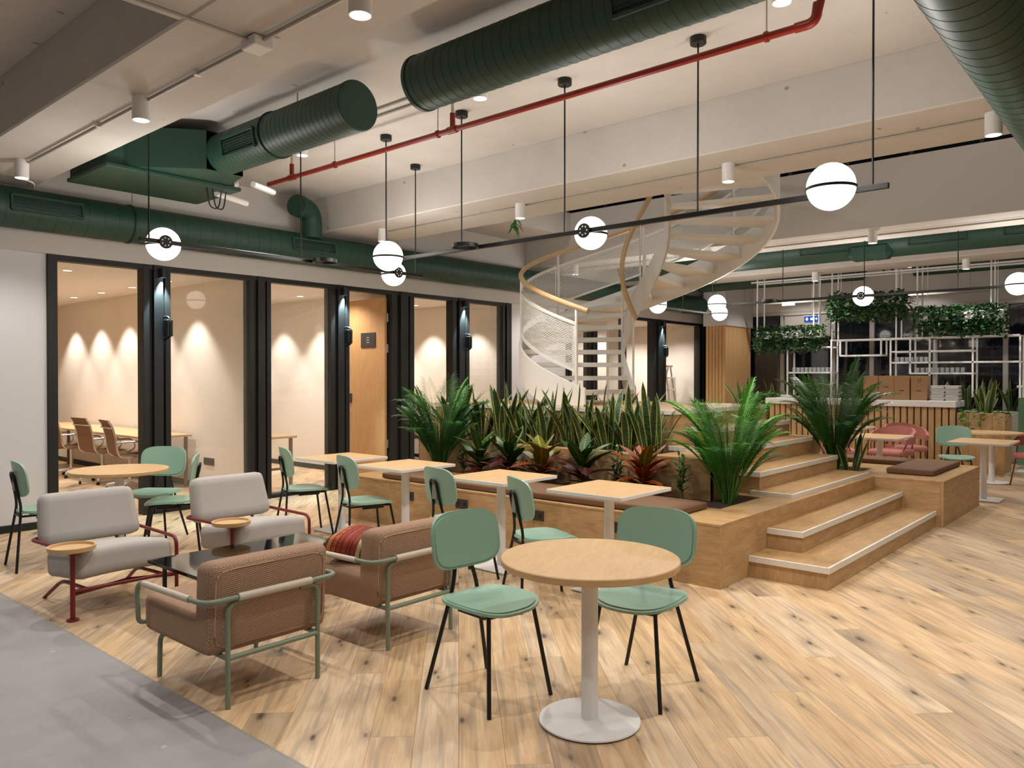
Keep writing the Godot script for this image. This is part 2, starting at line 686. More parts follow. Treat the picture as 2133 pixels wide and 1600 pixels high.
	glow("room_lamp_disc", Color(1.0, 0.93, 0.82), 5.0)
	glow("globe_glass", Color(1.0, 0.97, 0.93), 1.7)
	glow("sconce_disc", Color(0.85, 0.95, 1.0), 8.0)
	glow("sign_blue", Color(0.10, 0.32, 0.72), 0.55)
	glow("sign_white", Color(0.9, 0.95, 1.0), 0.9)

# ------------------------------------------------------------------ floor of diagonal oak boards
func plank_mesh(poly: PackedVector2Array, uo: Vector2, thick := 0.012) -> ArrayMesh:
	# poly in the board's own axes: x along the board, y across it
	var st := S()
	plank_into(st, poly, uo, Transform3D(), thick)
	return st.commit()

func plank_into(st: SurfaceTool, poly: PackedVector2Array, uo: Vector2, at: Transform3D, thick: float):
	var inner: Array = Geometry2D.offset_polygon(poly, -0.0009)
	if inner.is_empty():
		return
	var top: PackedVector2Array = inner[0]
	var ids := Geometry2D.triangulate_polygon(top)
	var n := at.basis * Vector3.UP
	for i in range(0, ids.size(), 3):
		var q := []
		var u := []
		for k in 3:
			var p := top[ids[i + k]]
			q.append(at * Vector3(p.x, 0, p.y))
			u.append(Vector2(p.x / 2.4, p.y / 1.2) + uo)
		tri(st, q[0], q[1], q[2], n, n, n, u[0], u[1], u[2])
	var m := top.size()
	for i in m:
		var a := top[i]
		var b := top[(i + 1) % m]
		var d := (b - a).normalized()
		var out := Vector2(d.y, -d.x)
		if Geometry2D.is_point_in_polygon((a + b) / 2 + out * 0.0005, top):
			out = -out
		var N := (at.basis * Vector3(out.x, 0.0, out.y)).normalized()
		var a2 := a + out * 0.001
		var b2 := b + out * 0.001
		var ua := Vector2(a.x / 2.4, a.y / 1.2) + uo
		var ub := Vector2(b.x / 2.4, b.y / 1.2) + uo
		quad(st, at * Vector3(a.x, 0, a.y), at * Vector3(b.x, 0, b.y), at * Vector3(b2.x, -thick, b2.y), at * Vector3(a2.x, -thick, a2.y), (N + n * 0.4).normalized(), ua, ub, ub, ua)

func build_floor():
	var base := structure("floor", spanned(-5.2, 18.4, -0.25, -0.013, -16.4, 5.2, 0.0), M.joint, "pale oak floor laid in boards running diagonally across the room", "floor")
	structure("grey_floor", spanned(-5.2, 1.768, -0.0125, 0.0, -8.75, 5.2, 0.001), M.grey_vinyl, "smooth grey resin floor beside the oak boards", "floor")
	structure("trim_1", spanned(1.768, 1.774, -0.012, 0.0006, -8.75, 5.2, 0.0), M.galv, "thin metal strip between grey floor and oak boards", "trim")
	var W := 0.19
	var L := 1.9
	var dir := Vector2(1, -1).normalized()   # x, z of the board's length
	var acr := Vector2(1, 1).normalized()
	var region := PackedVector2Array([Vector2(1.776, -16.0), Vector2(18.2, -16.0), Vector2(18.2, 5.0), Vector2(1.776, 5.0)])
	var cam := get_node("camera") as Camera3D
	var f := -cam.global_basis.z
	var r := cam.global_basis.x
	var list := []
	var g := RandomNumberGenerator.new()
	g.seed = 31
	for j in range(-75, 75):
		var v0 := j * W
		var shift := fposmod(j * 0.618, 1.0) * L
		for i in range(-14, 16):
			var u0 := i * L + shift
			var quadp := PackedVector2Array()
			for k in [[0, 0], [1, 0], [1, 1], [0, 1]]:
				quadp.append(dir * (u0 + k[0] * L) + acr * (v0 + k[1] * W))
			var c := dir * (u0 + L / 2) + acr * (v0 + W / 2)
			if c.x < 0.6 or c.x > 19.4 or c.y < -17.2 or c.y > 6.2:
				continue
			var cuts := Geometry2D.intersect_polygons(quadp, region)
			if cuts.is_empty():
				continue
			# how large it shows: only boards in front of the camera and inside the frame are ranked
			var p := Vector3(c.x, 0, c.y)
			var d := p - cam.position
			var depth := d.dot(f)
			var rank := 0.0
			if depth > 1.0 and absf(d.dot(r)) / depth < 0.78 and 1.55 / depth < 0.62 and c.y > -8.8 and not (c.x > 5.6 and c.x < 8.9 and c.y < -2.6 and c.y > -6.9) and not (c.x > 8.9 and c.x < 10.6 and c.y < -1.95 and c.y > -6.9):
				rank = 1.0 / (depth * depth * depth)
			list.append([rank, u0, v0, cuts[0], cuts[0].size() == 4 and absf(area_of(cuts[0]) - W * L) < 1e-4, g.randi_range(0, 9), g.randf(), g.randf()])
	list.sort_custom(func(a, b): return a[0] > b[0])
	var shared := {}
	var rest := []
	for k in 10:
		rest.append(S())
	# local x must run along dir, local z along acr
	var basis := Basis(Vector3(dir.x, 0, dir.y), Vector3.UP, Vector3(acr.x, 0, acr.y))
	for n in list.size():
		var e: Array = list[n]
		var org := dir * float(e[1]) + acr * float(e[2])
		var at := Transform3D(basis, Vector3(org.x, 0, org.y))
		var uo := Vector2(snappedf(e[6] * 0.2, 0.05), snappedf(e[7] * 0.83, 0.166))
		var local := PackedVector2Array()
		for q in e[3]:
			local.append(Vector2((q - org).dot(dir), (q - org).dot(acr)))
		if n < 300 and e[0] > 0.0:
			var mesh: ArrayMesh
			var key := "%.2f %.3f" % [uo.x, uo.y]
			if e[4] and shared.has(key):
				mesh = shared[key]
			else:
				mesh = plank_mesh(local, uo)
				if e[4]:
					shared[key] = mesh
			var o := obj("board", mesh, M["plank%d" % e[5]], base)
			o.transform = at
		else:
			plank_into(rest[e[5]], local, uo, at, 0.012)
	for k in 10:
		var o := obj("far_boards", rest[k], M["plank%d" % k], base)
		o.set_meta("kind", "stuff")

func area_of(p: PackedVector2Array) -> float:
	var s := 0.0
	for i in p.size():
		s += p[i].cross(p[(i + 1) % p.size()])
	return absf(s) / 2

# ------------------------------------------------------------------ walls, ceiling, upper storey
func build_shell():
	var st := S()
	span(st, -5.2, 7.10, SLAB, UPPER, -16.4, 5.2, 0.0)
	span(st, 10.43, 18.4, SLAB, UPPER, -16.4, 5.2, 0.0)
	span(st, 7.10, 10.43, SLAB, UPPER, -16.4, -7.78, 0.0)
	span(st, 7.10, 10.43, SLAB, UPPER, 3.2, 5.2, 0.0)
	structure("ceiling", st, M.plaster, "painted concrete ceiling slab above ducts and pendant lamps", "ceiling")
	structure("upper_ceiling", spanned(-5.2, 18.4, 7.3, 7.5, -16.4, 5.2, 0.0), M.wall_grey, "pale ceiling of the storey above the stair opening", "ceiling")
	st = S()
	span(st, -5.2, 18.4, UPPER, 7.3, -16.4, -16.2, 0.0)
	span(st, -5.2, 18.4, UPPER, 7.3, 5.0, 5.2, 0.0)
	span(st, -5.2, -5.0, UPPER, 7.3, -16.2, 5.0, 0.0)
	span(st, 18.0, 18.2, UPPER, 5.0, -16.2, 5.0, 0.0)
	span(st, 18.0, 18.2, 7.0, 7.3, -16.2, 5.0, 0.0)
	structure("wall_upper", st, M.wall_grey, "grey walls of the storey above the stair opening", "wall")
	var uw := Node3D.new()
	uw.name = "window_4"
	add_child(uw)
	tag(uw, "dark row of windows on the storey above, glimpsed over beam", "window", "", "structure")
	for i in 17:
		obj("mullion", spanned(18.0, 18.1, 5.0, 7.0, -16.2 + i * 1.3, -16.12 + i * 1.3, 0.005), M.white_paint, uw)
	obj("pane", spanned(18.04, 18.05, 5.0, 7.0, -16.2, 5.0, 0.0), M.night_glass, uw)
	# wall beside and above the glazed rooms
	st = S()
	span(st, -5.2, 2.859, 0.0, 2.80, ZW - 0.15, ZW, 0.0)
	span(st, 10.052, 11.62, 0.0, 2.80, ZW - 0.15, ZW, 0.0)
	span(st, 17.36, 18.2, 0.0, 2.80, ZW - 0.15, ZW, 0.0)
	structure("wall_left", st, M.wall_white, "white wall beside the black framed glazed rooms", "wall")
	structure("wall_bulkhead", spanned(-5.2, 18.2, 2.80, SLAB, ZW - 0.15, ZW + 0.03, 0.003), M.wall_grey, "grey plaster bulkhead above the glazed rooms behind green duct", "wall")
	st = S()
	span(st, -5.0, 2.859, 0.0, 0.075, ZW, ZW + 0.015, 0.002)
	span(st, 10.052, 11.62, 0.0, 0.075, ZW, ZW + 0.015, 0.002)
	structure("baseboard_left", st, M.frame, "dark baseboard along the white wall", "baseboard")
	structure("wall_near", spanned(-5.2, -5.0, 0.0, SLAB, ZW, 5.2, 0.0), M.wall_white, "white wall behind the grey floor area", "wall")
	structure("wall_back", spanned(-5.0, 18.2, 0.0, SLAB, 5.0, 5.2, 0.0), M.wall_white, "white wall behind the camera side of the lounge", "wall")

func build_beams():
	var B := [["beam", 1.96, 2.71, "first painted concrete beam, carrying conduit and three spotlights"], ["beam", 6.055, 7.10, "wide painted concrete beam between red pipe and spiral stair"], ["beam", 10.43, 11.42, "painted concrete beam on far side of the stair opening"], ["beam", 13.80, 14.62, "painted concrete beam above the bar and white hanging frame"], ["beam", -2.2, -1.4, "painted concrete beam above the grey floor"]]
	for b in B:
		structure(b[0], spanned(b[1], b[2], SOFFIT, SLAB + 0.01, ZW + 0.03, 5.0, 0.012), M.plaster, b[3], "beam")
	structure("beam", spanned(-1.4, 1.96, SOFFIT, SLAB + 0.01, -4.04, -3.3, 0.012), M.plaster, "short cross beam that meets first painted beam at a corner", "beam")
	# edge of the upper floor round the stair opening
	structure("slab_edge", spanned(10.425, 10.44, SOFFIT, UPPER, -7.78, 3.2, 0.0), M.wall_grey, "tall grey edge of the upper floor beyond the spiral stair", "wall")

# ------------------------------------------------------------------ black framed glazing
func frame_post(parent: Node3D, x0: float, x1: float):
	# a post is a stack of upright strips of different depth
	var st := S()
	var w := x1 - x0
	if w < 0.15:
		span(st, x0, x1, 0.0, 2.80, ZW - 0.10, ZW + 0.035, 0.004)
	else:
		var d := [0.035, 0.005, 0.05, 0.0, 0.035]
		var f := [0.0, 0.22, 0.36, 0.70, 0.80, 1.0]
		for i in 5:
			span(st, x0 + w * f[i], x0 + w * f[i + 1], 0.0, 2.80, ZW - 0.12, ZW + d[i], 0.003)
	obj("post", st, M.frame, parent)

func build_glazed_wall():
	var w := Node3D.new()
	w.name = "window_1"
	add_child(w)
	tag(w, "black framed glass fronts of three meeting rooms with open doorways", "glazing", "", "structure")
	for p in [[2.859, 2.953], [3.82, 4.128], [5.115, 5.415], [6.321, 6.633], [7.40, 7.827], [8.634, 9.014], [9.829, 10.052]]:
		frame_post(w, p[0], p[1])
	obj("head_rail", spanned(2.859, 10.052, 2.742, 2.80, ZW - 0.10, ZW + 0.03, 0.003), M.frame, w)
	for p in [[4.128, 5.115], [5.415, 6.321], [9.014, 9.829]]:
		obj("pane", spanned(p[0], p[1], 0.05, 2.742, ZW - 0.035, ZW - 0.029, 0.0), M.glass, w)
		obj("sill_rail", spanned(p[0], p[1], 0.0, 0.05, ZW - 0.10, ZW + 0.03, 0.003), M.frame, w)
	w = Node3D.new()
	w.name = "window_2"
	add_child(w)
	tag(w, "black framed glass front of room beyond the spiral stair", "glazing", "", "structure")
	for p in [[11.62, 11.78], [12.35, 12.62], [13.55, 13.66], [14.727, 15.281], [16.854, 17.36]]:
		frame_post(w, p[0], p[1])
	obj("head_rail", spanned(11.62, 17.36, 2.742, 2.80, ZW - 0.10, ZW + 0.03, 0.003), M.frame, w)
	for p in [[11.78, 12.35], [12.62, 13.55], [15.281, 16.854]]:
		obj("pane", spanned(p[0], p[1], 0.05, 2.742, ZW - 0.035, ZW - 0.029, 0.0), M.glass, w)
		obj("sill_rail", spanned(p[0], p[1], 0.0, 0.05, ZW - 0.10, ZW + 0.03, 0.003), M.frame, w)
	# oak door standing open into the middle room
	var d := Node3D.new()
	d.name = "door_1"
	add_child(d)
	tag(d, "tall oak door standing open with small dark nameplate", "door", "", "structure")
	obj("leaf", spanned(7.335, 7.38, 0.01, 2.70, -9.76, -8.86, 0.004, 1), M.door_oak, d)
	var plate := obj("nameplate", spanned(7.322, 7.335, 1.98, 2.20, -9.40, -9.06, 0.002), M.socket, d)
	for k in 3:
		obj("lettering", spanned(7.319, 7.323, 2.05 + k * 0.036, 2.058 + k * 0.036, -9.255, -9.20, 0.0), M.wrap, plate)
	obj("lock_plate", spanned(7.318, 7.335, 1.15, 1.29, -9.69, -9.63, 0.003), M.socket, d)
	var k2 := obj("knob", lathed([Vector2(0, 0), Vector2(0.012, 0), Vector2(0.012, 0.03), Vector2(0.026, 0.045), Vector2(0.026, 0.06), Vector2(0, 0.07)], 16, Transform3D(Basis(Vector3(0, 0, 1), PI / 2), Vector3(7.335, 1.0, -9.68))), M.chrome, d)
	for y in [0.5, 1.9, 2.35]:
		obj("hinge", tubed([Vector3(7.385, y, -8.85), Vector3(7.385, y + 0.12, -8.85)], 0.012), M.steel, d)
	# lamps and perforated brackets on the sconce posts
	for x in [4.02, 6.52, 8.88, 15.10]:
		var where: String = {4.02: "between the first doorway and glass pane", 6.52: "beside the open oak door", 8.88: "between the third doorway and its glass pane", 15.10: "beyond the spiral stair"}[x]
		var s := thing("post_lamp", "small black downlight on black post " + where, "lamp", Vector3(x, 2.66, ZW + 0.085))
		obj("body", lathed([Vector2(0, 0.10), Vector2(0.042, 0.10), Vector2(0.042, 0.0), Vector2(0.036, 0.0), Vector2(0.036, 0.01)], 16), M.black, s)
		obj("lamp_disc", lathed([Vector2(0, 0.008), Vector2(0.036, 0.008)], 16), M.sconce_disc, s)
		obj("bracket", spanned(-0.03, 0.03, 0.03, 0.08, -0.085, -0.03, 0.003), M.black, s)
		spot(s, Vector3(0, -0.005, 0), 6.0, 30.0, Color(0.80, 0.95, 1.0), 0.02, 0.5)
		var b := thing("post_bracket", "black slotted bracket on post " + where, "bracket", Vector3(x + 0.05, 1.97, ZW + 0.05))
		var pts := fillet([Vector3(-0.03, 0.25, 0.0), Vector3(-0.01, 0.25, 0.07), Vector3(0.0, 0.2, 0.10), Vector3(0.0, 0.03, 0.10), Vector3(-0.02, 0.0, 0.05), Vector3(-0.03, 0.0, 0.0)], 0.03)
		obj("loop", tubed(pts, 0.014, 6), M.black, b)
		obj("plate", spanned(-0.04, 0.03, 0.03, 0.22, 0.004, 0.10, 0.008), M.black, b)
		for k in 5:
			obj("slot", spanned(0.029, 0.0325, 0.05 + k * 0.033, 0.066 + k * 0.033, 0.03, 0.075, 0.001), M.socket, b)

func build_rooms():
	var st := S()
	span(st, 2.15, 2.25, 0, 2.84, -16.2, ZW - 0.15, 0.0)
	span(st, 5.30, 5.40, 0, 2.84, -16.2, ZW - 0.12, 0.0)
	span(st, 7.64, 7.74, 0, 2.84, -16.2, ZW - 0.12, 0.0)
	span(st, 9.94, 10.04, 0, 2.84, -16.2, ZW - 0.12, 0.0)
	span(st, 11.62, 11.72, 0, 2.84, -16.2, ZW - 0.15, 0.0)
	span(st, 14.30, 14.40, 0, 2.84, -16.2, ZW - 0.9, 0.0)
	span(st, 17.5, 17.6, 0, 2.84, -16.2, ZW - 0.15, 0.0)
	span(st, 2.15, 17.6, 0, 2.84, -16.3, -16.2, 0.0)
	span(st, 11.7, 14.3, 0, 2.84, -11.6, -11.5, 0.0)
	structure("wall_rooms", st, M.room_wall, "cream walls of the meeting rooms behind the glazing", "wall")
	structure("ceiling_rooms", spanned(2.15, 17.6, 2.84, 2.90, -16.3, ZW - 0.15, 0.0), M.room_ceiling, "low white ceiling of the lit meeting rooms", "ceiling")
	st = S()
	for x in [5.30, 7.64, 9.94]:
		span(st, x - 0.014, x, 0, 0.08, -16.1, ZW - 0.16, 0.002)
	structure("baseboard_rooms", st, M.frame, "dark baseboard along meeting room walls", "baseboard")
	# recessed lamps: rows that wash the partition walls, and one row in each room's middle
	var rows := [[4.88, [-10.44, -11.55, -12.65, -13.75, -14.85], "lit recessed ceiling lamp close to wall of first meeting room"], [3.58, [-10.3, -13.0], "lit recessed ceiling lamp in middle of first meeting room"], [7.2, [-10.8, -11.95, -13.1], "lit recessed ceiling lamp close to wall of second meeting room"], [6.9, [-9.6], "lit recessed ceiling lamp beside the open oak door"], [6.2, [-10.9], "lit recessed ceiling lamp in middle of second meeting room"], [9.5, [-9.5, -10.6, -11.7], "lit recessed ceiling lamp close to wall of third meeting room"], [8.5, [-11.3], "lit recessed ceiling lamp in middle of third meeting room"], [16.6, [-9.6, -10.8], "lit recessed ceiling lamp in room beyond the stair"], [13.6, [-9.9], "lit recessed ceiling lamp in narrow room behind the spiral stair"]]
	for r in rows:
		for z in r[1]:
			var t := thing("recessed_lamp", r[2], "ceiling lamp", Vector3(r[0], 2.84, z), 0.0, r[2].replace("lit recessed ceiling lamp", "recessed lamps"))
			obj("ring", lathed([Vector2(0.05, 0.0), Vector2(0.062, 0.0), Vector2(0.062, -0.006), Vector2(0.05, -0.004)], 20), M.white_paint, t)
			obj("lamp_disc", lathed([Vector2(0, -0.003), Vector2(0.05, -0.003)], 20), M.room_lamp_disc, t)
			var wash: bool = "close to" in r[2]
			spot(t, Vector3(0, -0.012, 0), ROOM_E * ((1.15 if wash else 1.1) if r[0] < 12.0 else 1.8), 42.0 if wash else 68.0, Color(1.0, 0.98, 0.96), 0.03, 0.5 if wash else 0.8)
	room_furniture()

func make_office_chair() -> Node3D:
	var t := thing("office_chair", "brown mesh office chair", "chair", Vector3.ZERO, 0.0, "office chairs in the meeting rooms")
	var prof := [Vector2(0.25, 0.45), Vector2(0.22, 0.475), Vector2(0.0, 0.46), Vector2(-0.14, 0.45), Vector2(-0.21, 0.49), Vector2(-0.23, 0.58), Vector2(-0.245, 0.72), Vector2(-0.285, 0.88), Vector2(-0.335, 0.955)]
	var st := S()
	for i in prof.size() - 1:
		var a: Vector2 = prof[i]
		var b: Vector2 = prof[i + 1]
		var n := Vector3(0, b.x - a.x, -(b.y - a.y)).normalized()
		for s in [0.0, -0.008]:
			var o: Vector3 = n * s
			quad(st, Vector3(-0.23, a.y, a.x) + o, Vector3(0.23, a.y, a.x) + o, Vector3(0.23, b.y, b.x) + o, Vector3(-0.23, b.y, b.x) + o, n * (1.0 if s == 0.0 else -1.0))
	obj("sling", st, M.chair_brown, t)
	for s in [-1, 1]:
		var pts := []
		for p in prof:
			pts.append(Vector3(s * 0.235, p.y, p.x))
		obj("side_rail", tubed(fillet(pts, 0.05, 3), 0.013), M.chrome, t)
		obj("armrest", tubed(fillet([Vector3(s * 0.245, 0.66, -0.24), Vector3(s * 0.275, 0.67, -0.05), Vector3(s * 0.275, 0.67, 0.10), Vector3(s * 0.27, 0.55, 0.16), Vector3(s * 0.245, 0.465, 0.02)], 0.07), 0.012), M.chrome, t)
	obj("back_bar", tubed(fillet([Vector3(-0.235, 0.86, -0.28), Vector3(-0.2, 0.86, -0.315), Vector3(0.2, 0.86, -0.315), Vector3(0.235, 0.86, -0.28)], 0.03), 0.012), M.chrome, t)
	obj("column", tubed([Vector3(0, 0.10, 0), Vector3(0, 0.44, 0)], 0.026, 10), M.chrome, t)
	for k in 5:
		var a := TAU * k / 5 + 0.3
		var d := Vector3(sin(a), 0, cos(a))
		var arm := obj("base_arm", tubed([Vector3(0, 0.12, 0), d * 0.29 + Vector3(0, 0.075, 0)], [0.026, 0.016], 6), M.white_paint, t)
		obj("caster", lathed([Vector2(0, -0.015), Vector2(0.024, -0.015), Vector2(0.024, 0.015), Vector2(0, 0.015)], 12, Transform3D(Basis(Vector3(d.z, 0, -d.x), PI / 2), d * 0.29 + Vector3(0, 0.0245, 0))), M.black, arm)
	return t

func make_desk(label: String, x0: float, x1: float, z0: float, z1: float):
	var t := thing("meeting_table", label, "table", Vector3((x0 + x1) / 2, 0, (z0 + z1) / 2))
	var hx := (x1 - x0) / 2
	var hz := (z1 - z0) / 2
	obj("tabletop", spanned(-hx, hx, 0.71, 0.74, -hz, hz, 0.004, 2), M.table_oak, t)
	for sx in [-1, 1]:
		for sz in [-1, 1]:
			obj("leg", spanned(sx * (hx - 0.05) - 0.02, sx * (hx - 0.05) + 0.02, 0.0, 0.71, sz * (hz - 0.08) - 0.02, sz * (hz - 0.08) + 0.02, 0.003), M.chair_brown, t)
	for sz in [-1, 1]:
		obj("cross_rail", spanned(-hx + 0.07, hx - 0.07, 0.28, 0.31, sz * (hz - 0.08) - 0.015, sz * (hz - 0.08) + 0.015, 0.002), M.chair_brown, t)
	return t

func room_furniture():
	make_desk("long oak meeting table with brown legs in first meeting room", 4.55, 5.24, -15.0, -10.5)
	make_desk("oak meeting table seen through the second glass pane", 5.46, 6.08, -11.0, -9.2)
	make_desk("oak meeting table behind the palm in third meeting room", 9.0, 9.80, -13.5, -9.9)
	var c := make_office_chair()
	c.position = Vector3(4.60, 0, -10.98)
	c.rotation.y = PI / 2 - 0.12
	c.set_meta("label", "brown mesh office chair nearest the open end of long meeting table")
	copy_of(c, Vector3(4.60, 0, -11.92), PI / 2 + 0.08, "second brown mesh office chair along the long meeting table")
	copy_of(c, Vector3(4.58, 0, -13.05), PI / 2 + 0.05, "third brown mesh office chair along the long meeting table")
	copy_of(c, Vector3(5.85, 0, -11.35), 0.2, "brown mesh office chair in second meeting room behind its table")
	copy_of(c, Vector3(9.0, 0, -11.2), PI / 2 + 0.3, "brown mesh office chair in third meeting room beside table")
	copy_of(c, Vector3(9.15, 0, -10.35), PI / 2 - 0.2, "brown mesh office chair behind the left palm in third room")
	# stepladder in the far room
	var t := thing("stepladder", "folding metal stepladder with red cap in room beyond the stair", "ladder", Vector3(17.05, 0, -9.75), 0.25)
	for s in [-1, 1]:
		obj("rail", tubed([Vector3(s * 0.34, 0, 0.25), Vector3(s * 0.22, 1.80, 0.02)], 0.022, 6), M.steel, t)
		obj("rear_rail", tubed([Vector3(s * 0.30, 0, -0.45), Vector3(s * 0.21, 1.78, -0.03)], 0.018, 6), M.steel, t)
	for k in 5:
		var f := 0.18 + k * 0.165
		obj("step", spanned(-0.34 + f * 0.11, 0.34 - f * 0.11, 1.80 * f - 0.02, 1.80 * f + 0.02, 0.25 - f * 0.23 - 0.04, 0.25 - f * 0.23 + 0.04, 0.003), M.steel, t)
	obj("cap", spanned(-0.24, 0.24, 1.78, 1.82, -0.06, 0.08, 0.005), M.red_pipe, t)

# ------------------------------------------------------------------ window wall at the far right
func build_window_wall():
	var XW := 17.8
	structure("wall_right", spanned(XW, 18.2, 3.03, SLAB, ZW, 5.2, 0.003), M.wall_grey, "grey plaster band above the dark windows", "wall")
	var zs := [-8.79, -7.15, -5.99, -5.18, -3.94, -2.70, -1.35, 0.0, 1.4, 2.8, 4.2, 5.0]
	var w := Node3D.new()
	w.name = "window_3"
	add_child(w)
	tag(w, "dark full height windows at night behind the bar", "window", "", "structure")
	for i in zs.size():
		obj("mullion", spanned(XW, XW + 0.12, 0.0, 3.03, zs[i] - 0.045, zs[i] + 0.045, 0.004), M.galv, w)
		if i < zs.size() - 1:
			obj("pane", spanned(XW + 0.06, XW + 0.068, 0.06, 2.99, zs[i] + 0.045, zs[i + 1] - 0.045, 0.0), M.night_glass, w)
	obj("head_rail", spanned(XW - 0.02, XW + 0.13, 2.97, 3.05, ZW, 5.0, 0.004), M.galv, w)
	obj("sill_rail", spanned(XW, XW + 0.13, 0.0, 0.08, ZW, 5.0, 0.004), M.galv, w)
	var b := thing("roller_blind", "grey roller blind half down over the window beside oak column", "blind", Vector3(XW - 0.05, 2.45, -6.55))
	obj("fabric", spanned(-0.004, 0.004, 0.0, 0.52, -0.52, 0.52, 0.001), M.blind, b)
	obj("bottom_bar", spanned(-0.012, 0.012, -0.03, 0.0, -0.52, 0.52, 0.003), M.socket, b)
	obj("roller", tubed([Vector3(0, 0.52, -0.54), Vector3(0, 0.52, 0.54)], 0.03, 10), M.galv, b)
	# oak clad column in the corner
	var c := Node3D.new()
	c.name = "clad_column"
	add_child(c)
	tag(c, "square column clad in oak slats and boards beside the windows", "column", "", "structure")
	obj("core", spanned(16.43, 17.75, 0.0, 2.70, -8.37, -7.92, 0.0), M.socket, c)
	obj("capping", spanned(16.36, 17.8, 2.70, SLAB, -8.42, -7.86, 0.003), M.wall_white, c)
	for k in 6:
		obj("slat", spanned(16.395, 16.43, 0.0, 2.70, -8.37 + k * 0.08, -8.302 + k * 0.08, 0.004, 1, Vector2(k * 0.37, 0)), M.oak_pale, c)
	for k in 7:
		obj("slat", spanned(16.40 + k * 0.193, 16.585 + k * 0.193, 0.0, 2.70, -7.92, -7.89, 0.003, 1, Vector2(k * 0.29, 0)), M.oak_pale, c)

# ------------------------------------------------------------------ stepped timber seating
func stage_step(t: Node3D, x0: float, x1: float, zf: float, zb: float, y0: float, h: float, left_return: bool):
	var k := 0.046
	if h - k - y0 > 0.01:
		obj("riser", spanned(x0 + 0.012, x1, y0, h - k, zb, zf - 0.012, 0.002, 0, Vector2(h * 3.1, h * 1.7)), M.oak, t)
	obj("tread", spanned(x0 + 0.018, x1, h - k, h, zb, zf - 0.018, 0.001, 0, Vector2(h * 2.3, 0.2)), M.oak_tread, t)
	obj("nosing", spanned(x0, x1, h - k, h + 0.001, zf - 0.018, zf, 0.002), M.nosing, t)
	if left_return:
		obj("nosing", spanned(x0, x0 + 0.018, h - k, h + 0.001, zb, zf - 0.018, 0.002), M.nosing, t)

